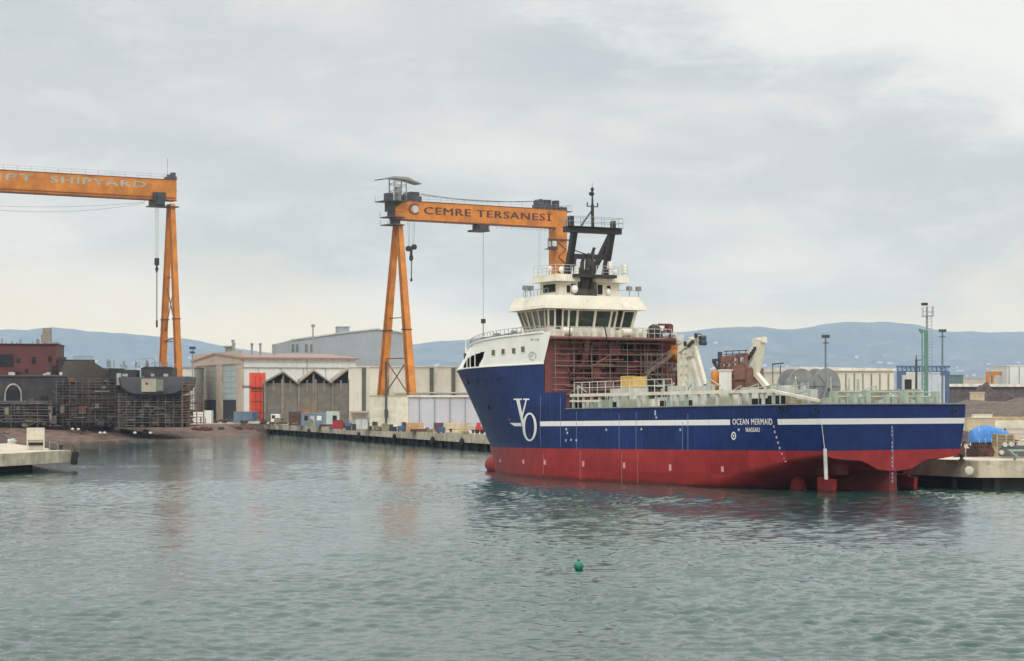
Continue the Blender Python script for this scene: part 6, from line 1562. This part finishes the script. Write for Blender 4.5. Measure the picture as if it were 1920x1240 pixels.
for k, (px, py, D) in enumerate(((136, 805, 476), (147, 805.5, 476), (188, 812, 468), (196, 812, 468), (253, 812, 468), (282, 812, 468))):
    mb = MB(); mb.ball((0,0,.3), .42, .35, .3, 10, 6); o = mb.build('white_sack', GREYW, smooth=60); p = at(px, py, D); o.location = (p.x, D, p.z-.3); tag(o, 'white sack lying on the slipway beach', 'sack', 'white sacks on the beach')
# ------------------------------------------------------------------ front-left pier furniture
t = thing('concrete_block', 'large pale concrete mooring block standing on the near pier', 'concrete block', at(50, 849, 268).to_tuple()[:2]+(2.4,), R(10))
mb = MB(); W_ = 2.15; mb.box(0, W_, 0, 1.4, 1.25, 2.75); mb.box(.2, W_, .25, 1.2, .95, 1.25); mb.box(0, .14, 0, .4, 0, 1.25); mb.box(W_-.14, W_, 0, .4, 0, 1.25); mb.box(.25, W_-.2, .5, 1.2, 0, .6); mb.build('block', CONC_L, t)
mb = MB(); mb.box(.3, W_-.2, .3, 1.1, .6, .95); mb.build('gap', VOID, t)
mb = MB(); mb.lathe((0,0,-1.15), (0,0,1), [(0,0),(0,.3),(.1,.42),(1.6,.42),(1.7,.3),(1.7,0)], 16); mb.tube((0,0,.5),(-.5,-.3,1.3),.04,5); o = mb.build('rubber_fender', RUBBER, smooth=40); o.location = (-54.05, 267.2, 1.75); o.rotation_euler = (0, R(8), 0); tag(o, 'black cylindrical rubber fender on the corner of the near pier', 'fender')
mb = MB(); mb.lathe((0,0,0), (0,0,1), [(0,0),(0,.3),(.1,.3),(.12,.18),(.4,.16),(.5,.26),(.62,.26),(.62,0)], 12); mb.box(-1.3,-.5,-.3,.3,0,.16); o = mb.build('mooring_bollard', BLACK, smooth=40); o.location = (-56.0, 268.3, 2.404); tag(o, 'small black bollard near the tip of the near pier', 'bollard')
p = at(104, 848, 270); mb = MB(); mb.box(0, 1.2, 0, .6, 0, .1); mb.tube((.1,.3,.1),(.1,.3,1.1),.05,5); mb.tube((1.1,.3,.1),(1.1,.3,.8),.05,5); mb.tube((.1,.3,1.05),(1.1,.3,.8),.04,5); o = mb.build('ladder_rail', GREY); o.location = (-57.6, 268.3, 2.404); tag(o, 'grey ladder handrail on the near pier', 'handrail')
p = at(22, 829, 305); o = scrap(22, 0, 305, 1.6, .9, GREYW, 'pale broken frame lying on the near pier', 'broken_frame'); o.location = (p.x, 305, 2.4)
mound('rubble_heap', 'brown rubble heap at the back of the near pier', (-75.5, 312, 2.38), 3.0, 6, 2.2, SCRAP, 11)
# ------------------------------------------------------------------ stern-side quay things
def rq(px, D): return ((px-960)/F*D, D, G+.004)
t = thing('covered_boat', 'small boat under a bright blue tarpaulin on the stern-side quay', 'covered boat', rq(1826, 236), R(4)); W_ = span(1826, 1894, 236, R(4))
mb = MB(); z0 = EYE+(HZ-826)/F*236-G; zt_ = EYE+(HZ-798)/F*236-G; nx, ny = 26, 10; vs = []; fs = []
for j in range(ny+1):
    for i in range(nx+1):
        x = i/nx; y = j/ny; top = z0+(zt_-z0)*(.62+.38*math.sin(math.pi*min(1, x*1.02)**.8))*math.sin(math.pi*(.12+.76*y))**.5
        vs.append((W_*x, 2.4*y, top+.10*noise.noise(Vector((x*7, y*4, 1)))+.06*noise.noise(Vector((x*22, y*9, 4)))))
for j in range(ny):
    for i in range(nx): p = j*(nx+1)+i; fs.append((p, p+1, p+nx+2, p+nx+1))
rim = [k for k in range(nx+1)]+[(j+1)*(nx+1)+nx for j in range(ny)]+[ny*(nx+1)+nx-1-k for k in range(nx)]+[(ny-1-j)*(nx+1) for j in range(ny-1)]
n0 = len(vs); vs += [(vs[k][0]*1.0, vs[k][1], z0-.25+.12*noise.noise(Vector((vs[k][0]*2, vs[k][1]*2, 3)))) for k in rim]
for a in range(len(rim)): b_ = (a+1) % len(rim); fs.append((rim[a], n0+a, n0+b_, rim[b_]))
mb.add(vs, fs); mb.build('tarpaulin', TARP, t, smooth=60)
mb = MB()
for x in np.linspace(.6, W_-.8, 5): mb.path([(x, -.06, z0-.3), (x+.05, .1, z0+(zt_-z0)*.55), (x+.1, .55, z0+(zt_-z0)*.86)], .03, 4)
mb.build('rope', GREYW, t)
mb = MB(); mb.box(.3, W_-.4, .3, 2.1, z0-.7, z0-.1); 
for x in np.linspace(.4, W_-.4, 6): mb.box(x-.1, x+.1, .2, 2.2, 0, z0-.6)
for z in (.25, .7): mb.box(.3, W_-.3, .2, .35, z, z+.12)
mb.build('cradle', RUSTM, t)
t = thing('pallet_box', 'weathered wooden pallet box in front of the blue tarpaulin', 'crate', rq(1868, 231), R(3)); W_ = span(1868, 1903, 231, R(3))
mb = MB(); h = EYE+(HZ-814)/F*231-G
for k in range(4): mb.box(0, W_, 0, 1.6, h-.25-k*.33, h-k*.33-.05)
mb.box(.1, W_-.1, .1, 1.5, .2, h-.3)
q_ = MB()
for x in (.05, W_/2, W_-.15): q_.box(x, x+.1, -.04, 1.64, 0, h)
q_.split('post', WOOD, t)
mb.build('box_side', mat('grey_timber', (.26,.22,.15), .85, var=.25, grime=.5), t)
for k, (px0, px1, y0, D, m_, lab) in enumerate(((1790, 1812, 824, 226, RUSTM, 'rusty iron frame on the stern-side quay below the blue tarpaulin'), (1814, 1838, 829, 228, PRIMER_D, 'dark brown scrap stack left of the pallet box'), (1838, 1866, 829, 228.5, RUSTM, 'tangle of rusty bars in front of the pallet box'))):
    W_ = span(px0, px1, D, 0); h = EYE+(HZ-y0)/F*D-G; mb = MB()
    for j in range(12):
        a = Vector((rr.uniform(0, W_), rr.uniform(0, 1.2), rr.uniform(0, h))); b_ = Vector((rr.uniform(0, W_), rr.uniform(0, 1.2), rr.uniform(.1, h))); mb.bar(a, b_, rr.uniform(.06, .2), rr.uniform(.06, .2))
    mb.box(0.1, W_-.1, .2, 1.2, 0, h*.55); o = mb.build('scrap_tangle', m_); o.location = rq(px0, D); tag(o, lab, 'scrap')
t = thing('machine', 'grey machine base with pale caps at the edge of the stern-side quay', 'machine', rq(1880, 224), 0)
mb = MB(); mb.box(0, 3.4, 0, 1.6, .1, 1.0); mb.box(.2, 3.3, .1, 1.5, 1.0, 1.25); mb.build('body', mat('purple_grey', (.10,.095,.105), .7, grime=.4), t)
mb = MB()
for x, z in ((.25, 1.35), (.9, 1.4), (-.1, .55)): mb.lathe((x, .2, z), (0,-1,0), [(0,0),(0,.24),(.3,.24),(.3,0)], 12)
mb.build('end_cap', GREYW, t)
t = thing('green_frame', 'pale green steel trestle on the edge of the stern-side quay', 'trestle', rq(1893, 214), 0); mb = MB(); mb.box(0, 3, 0, .9, .9, 1.05)
for x in (.6, 2.4): mb.bar((x,.4,0),(x-.3,.4,.9),.14); mb.bar((x,.4,0),(x+.3,.4,.9),.14)
mb.bar((0,.1,1.0),(1.0,.1,.2),.12); mb.build('trestle_frame', mat('pale_green_steel', (.26,.36,.29), .6, grime=.3), t)
for k, (px, py) in enumerate(((1803, 866), (1815, 885))):
    mb = MB()
    if k == 0: mb.lathe((0,0,0), (0,0,1), [(0,0),(0,.3),(.1,.3),(.12,.17),(.35,.16),(.45,.28),(.6,.28),(.6,0)], 12); o = mb.build('mooring_bollard', BLACK, smooth=40); o.location = rq(1803, 208.2); o.location.z += .18; tag(o, 'dark bollard at the corner of the stern-side quay beside the vessel stern', 'bollard')
    else: mb.lathe((0,0,0), (0,-1,0), [(0,0),(0,.42),(.25,.42),(.3,.2),(.3,0)], 14); o = mb.build('fender_cap', CONC_L); o.location = ((1817-960)/F*206.5, 206.55+.1, 1.85); tag(o, 'round pale concrete boss on the face of the stern-side quay', 'boss')
mb = MB()
for k in range(5):
    z = .05+k*.30
    mb.box(.2*(k % 2), 9.5-.3*(k % 3), 0, 1.6, z, z+.22)
o = mb.build('timber_stack', WOOD); o.scale = (1.9, 1.5, 1.3); o.location = rq(1829, 540); tag(o, 'long pale timber stack above the blue tarpaulin on the stern-side quay', 'timber stack')
mb = MB(); mb.box(0, 10, 0, 2, 0, .3); mb.box(.3, 9.6, .2, 1.7, .3, .75); o = mb.build('plank_stack', CONC_L); o.scale = (1.9, 1.5, 2.2); o.location = rq(1822, 470); tag(o, 'low pale slab stack behind the long timber stack', 'slab stack')
mb = MB()
for x in (0, 6.5): mb.box(x, x+1.2, 0, 1.2, 0, 1.1)
o = mb.build('concrete_block', RUSTM); o.location = rq(1818, 545); o.location.y += 2; tag(o, 'two-footed rusty support beside the long timber stack', 'support')
block('plaster_wall', 'low tan wall beside the purplish scrap heap', 'wall', 1820, 1846, 735, 740, 1.5, mat('tan_plaster', (.46,.39,.27), .85, var=.15, grime=.4))
rr = random.Random(77)
for k in range(22):
    px = rr.uniform(1560, 1830); D = rr.uniform(330, 520); w = rr.uniform(1.5, 5); h = rr.uniform(1, 3.2); mb = MB(); mb.box(0, w, 0, 2, 0, h); mb.box(.1, w-.1, -.06, -.003, h*.4, h*.5); mb.box(-.05, w+.05, -.1, 2.05, h+.004, h+.12)
    o = mb.build('yard_container', rr.choice((CREAM, GREYW, RUSTM, GREEN, GREY, PALEGREEN, mat('tan_plaster', (.46,.39,.27))))); o.location = ((px-960)/F*D, D, G+.002); tag(o, 'small storage box standing in the yard beyond the vessel stern', 'storage box', 'storage boxes beyond the stern')
# small orange davit frame far behind the vessel
t = thing('far_portal', 'thin grey portal frame standing left of the grey cable reels', 'frame', ((1449-960)/F*520, 520, G), 0); h = hgt(685, 520); mb = MB()
for x in (0, 1.3): mb.bar((x*1.4, 0, 0), (x*1.4, 0, h), .22)
mb.split('leg', DARKSTEEL, t); mb = MB(); mb.bar((-.2, 0, h+.2), (2.6, 0, h+.5), .35); mb.build('beam', DARKSTEEL, t)
# ------------------------------------------------------------------ buoy in the water
t = thing('buoy', 'small green buoy floating in front of the vessel', 'buoy', (at(1085, 0, 1).x*0+(1085-960)/F*108.5, 108.5, 0), 0)
mb = MB(); mb.ball((0,0,.2), .25, .25, .27, 16, 10); mb.build('float', mat('green_plastic', (.006,.16,.10), .45, var=.1), t, smooth=60)
mb = MB(); mb.tube((0,0,.4),(0,0,.55),.07,8); mb.build('top_ring', mat('green_plastic', (.006,.16,.10)), t)

# downpipes, gutters and small fittings on the sheds
for tn, W0, Hd in (('workshop', 33.5, 15.5), ('long_shed', 16, 7.5)):
    o = bpy.data.objects[tn]; mb = MB(); n_ = 5
    for k in range(n_): x = W0*(k+.7)/n_; mb.tube((x, -.16, 0), (x, -.16, Hd), .09, 5)
    mb.tube((0, -.3, Hd), (W0, -.3, Hd), .12, 5); mb.split('downpipe', GREY, o)
# more gear standing about on the far quay, each its own thing
rr = random.Random(91)
def quay_item(kind, px, py):
    D = yq(py)
    if kind == 'pallet_stack':
        mb = MB(); n_ = rr.randint(3, 6)
        for k in range(n_):
            for x in (0, .55, 1.1): mb.box(x, x+.1, 0, 1, k*.15, k*.15+.09)
            mb.box(-.02, 1.22, 0, 1, k*.15+.092, k*.15+.13)
        o = mb.build(kind, WOOD); lab = 'stack of wooden pallets lying on the far quay deck'
    elif kind == 'cable_drum':
        mb = MB(); mb.lathe((0,0,.8), (.3,1,0), [(-.5,.1),(-.5,.8),(-.42,.8),(-.42,.4),(.42,.4),(.42,.8),(.5,.8),(.5,.1)], 18); o = mb.build(kind, mat('grey_timber', (.26,.22,.15)), smooth=30); lab = 'wooden cable drum standing on the far quay deck'
    elif kind == 'pipe_bundle':
        mb = MB()
        for k in range(7): mb.tube((0, .3*(k % 4)+.15*(k//4), .16+.26*(k//4)), (4.5, .3*(k % 4)+.15*(k//4), .16+.26*(k//4)), .13, 8)
        o = mb.build(kind, RUSTM, smooth=40); lab = 'bundle of rusty pipes lying on the far quay deck'
    else:
        mb = MB(); mb.box(0, 1.3, 0, .9, .25, 1.1); mb.box(.1, .5, -.04, -.003, .4, .9); mb.tube((.2,.2,.0),(.2,.2,.24),.1,6); mb.tube((1.1,.2,.0),(1.1,.2,.24),.1,6); mb.tube((.2,.7,.0),(.2,.7,.24),.1,6); mb.tube((1.1,.7,.0),(1.1,.7,.24),.1,6); mb.tube((1.0,.4,1.1),(1.0,.4,1.6),.06,6)
        o = mb.build('welding_set', BLUEP); lab = 'small blue welding set standing on the far quay deck'
    o.location = ((px-960)/F*D, D, G+.19); o.rotation_euler.z = rr.uniform(-.5, .5); tag(o, lab, kind.replace('_', ' '), kind.replace('_', ' ')+' items on the far quay')
for k, (kind, px, py) in enumerate((('pallet_stack', 548, 798), ('cable_drum', 582, 800), ('pipe_bundle', 600, 802), ('welding_set', 647, 805), ('pallet_stack', 700, 809), ('cable_drum', 722, 811), ('welding_set', 745, 812), ('pipe_bundle', 772, 812), ('pallet_stack', 801, 813), ('welding_set', 822, 815), ('cable_drum', 520, 797), ('pallet_stack', 868, 817), ('pipe_bundle', 505, 797))): quay_item(kind, px, py)

# stern-side yard: low gear between the quay edge and the soil mound
rr = random.Random(58)
for k in range(22):
    px = rr.uniform(1815, 1960); D = rr.choice((rr.uniform(245, 300), rr.uniform(380, 640))); w = rr.uniform(.8, 3.2); h = rr.uniform(.5, 1.5); mb = MB()
    for j in range(rr.randint(3, 7)):
        a = Vector((rr.uniform(0, w), rr.uniform(0, 1), rr.uniform(.05, h))); mb.bar(a, a+Vector((rr.uniform(-1, 1)*w*.6, rr.uniform(-.5, .5), rr.uniform(-.3, .3))), rr.uniform(.08, .35), rr.uniform(.08, .3))
    mb.box(0, w*.6, 0, .9, 0, h*.5)
    o = mb.build('scrap_heap', rr.choice((RUSTM, SCRAP, WOOD, GREY, PRIMER, CONC_L))); o.location = rq(px, D); tag(o, 'low jumble of offcuts lying on the yard beyond the blue tarpaulin', 'scrap pile', 'scrap beyond the blue tarpaulin')
# ------------------------------------------------------------------ haze
mb = MB(); mb.box(-11000, 11000, -300, 21000, -4.2, HAZE_TOP); hz = mb.build('haze', []); hz['kind'] = 'stuff'; hz['label'] = 'thin blue-grey haze over the bay'; hz['category'] = 'haze'
m = bpy.data.materials.new('haze_air'); m.use_nodes = True; t_ = m.node_tree; t_.nodes.clear()
pv = N(t_, 'ShaderNodeVolumePrincipled'); pv.inputs['Color'].default_value = (.53,.71,.96,1); pv.inputs['Density'].default_value = HAZE_D; pv.inputs['Anisotropy'].default_value = 0
om = N(t_, 'ShaderNodeOutputMaterial'); L(t_, pv.outputs[0], om.inputs['Volume']); hz.data.materials.append(m)
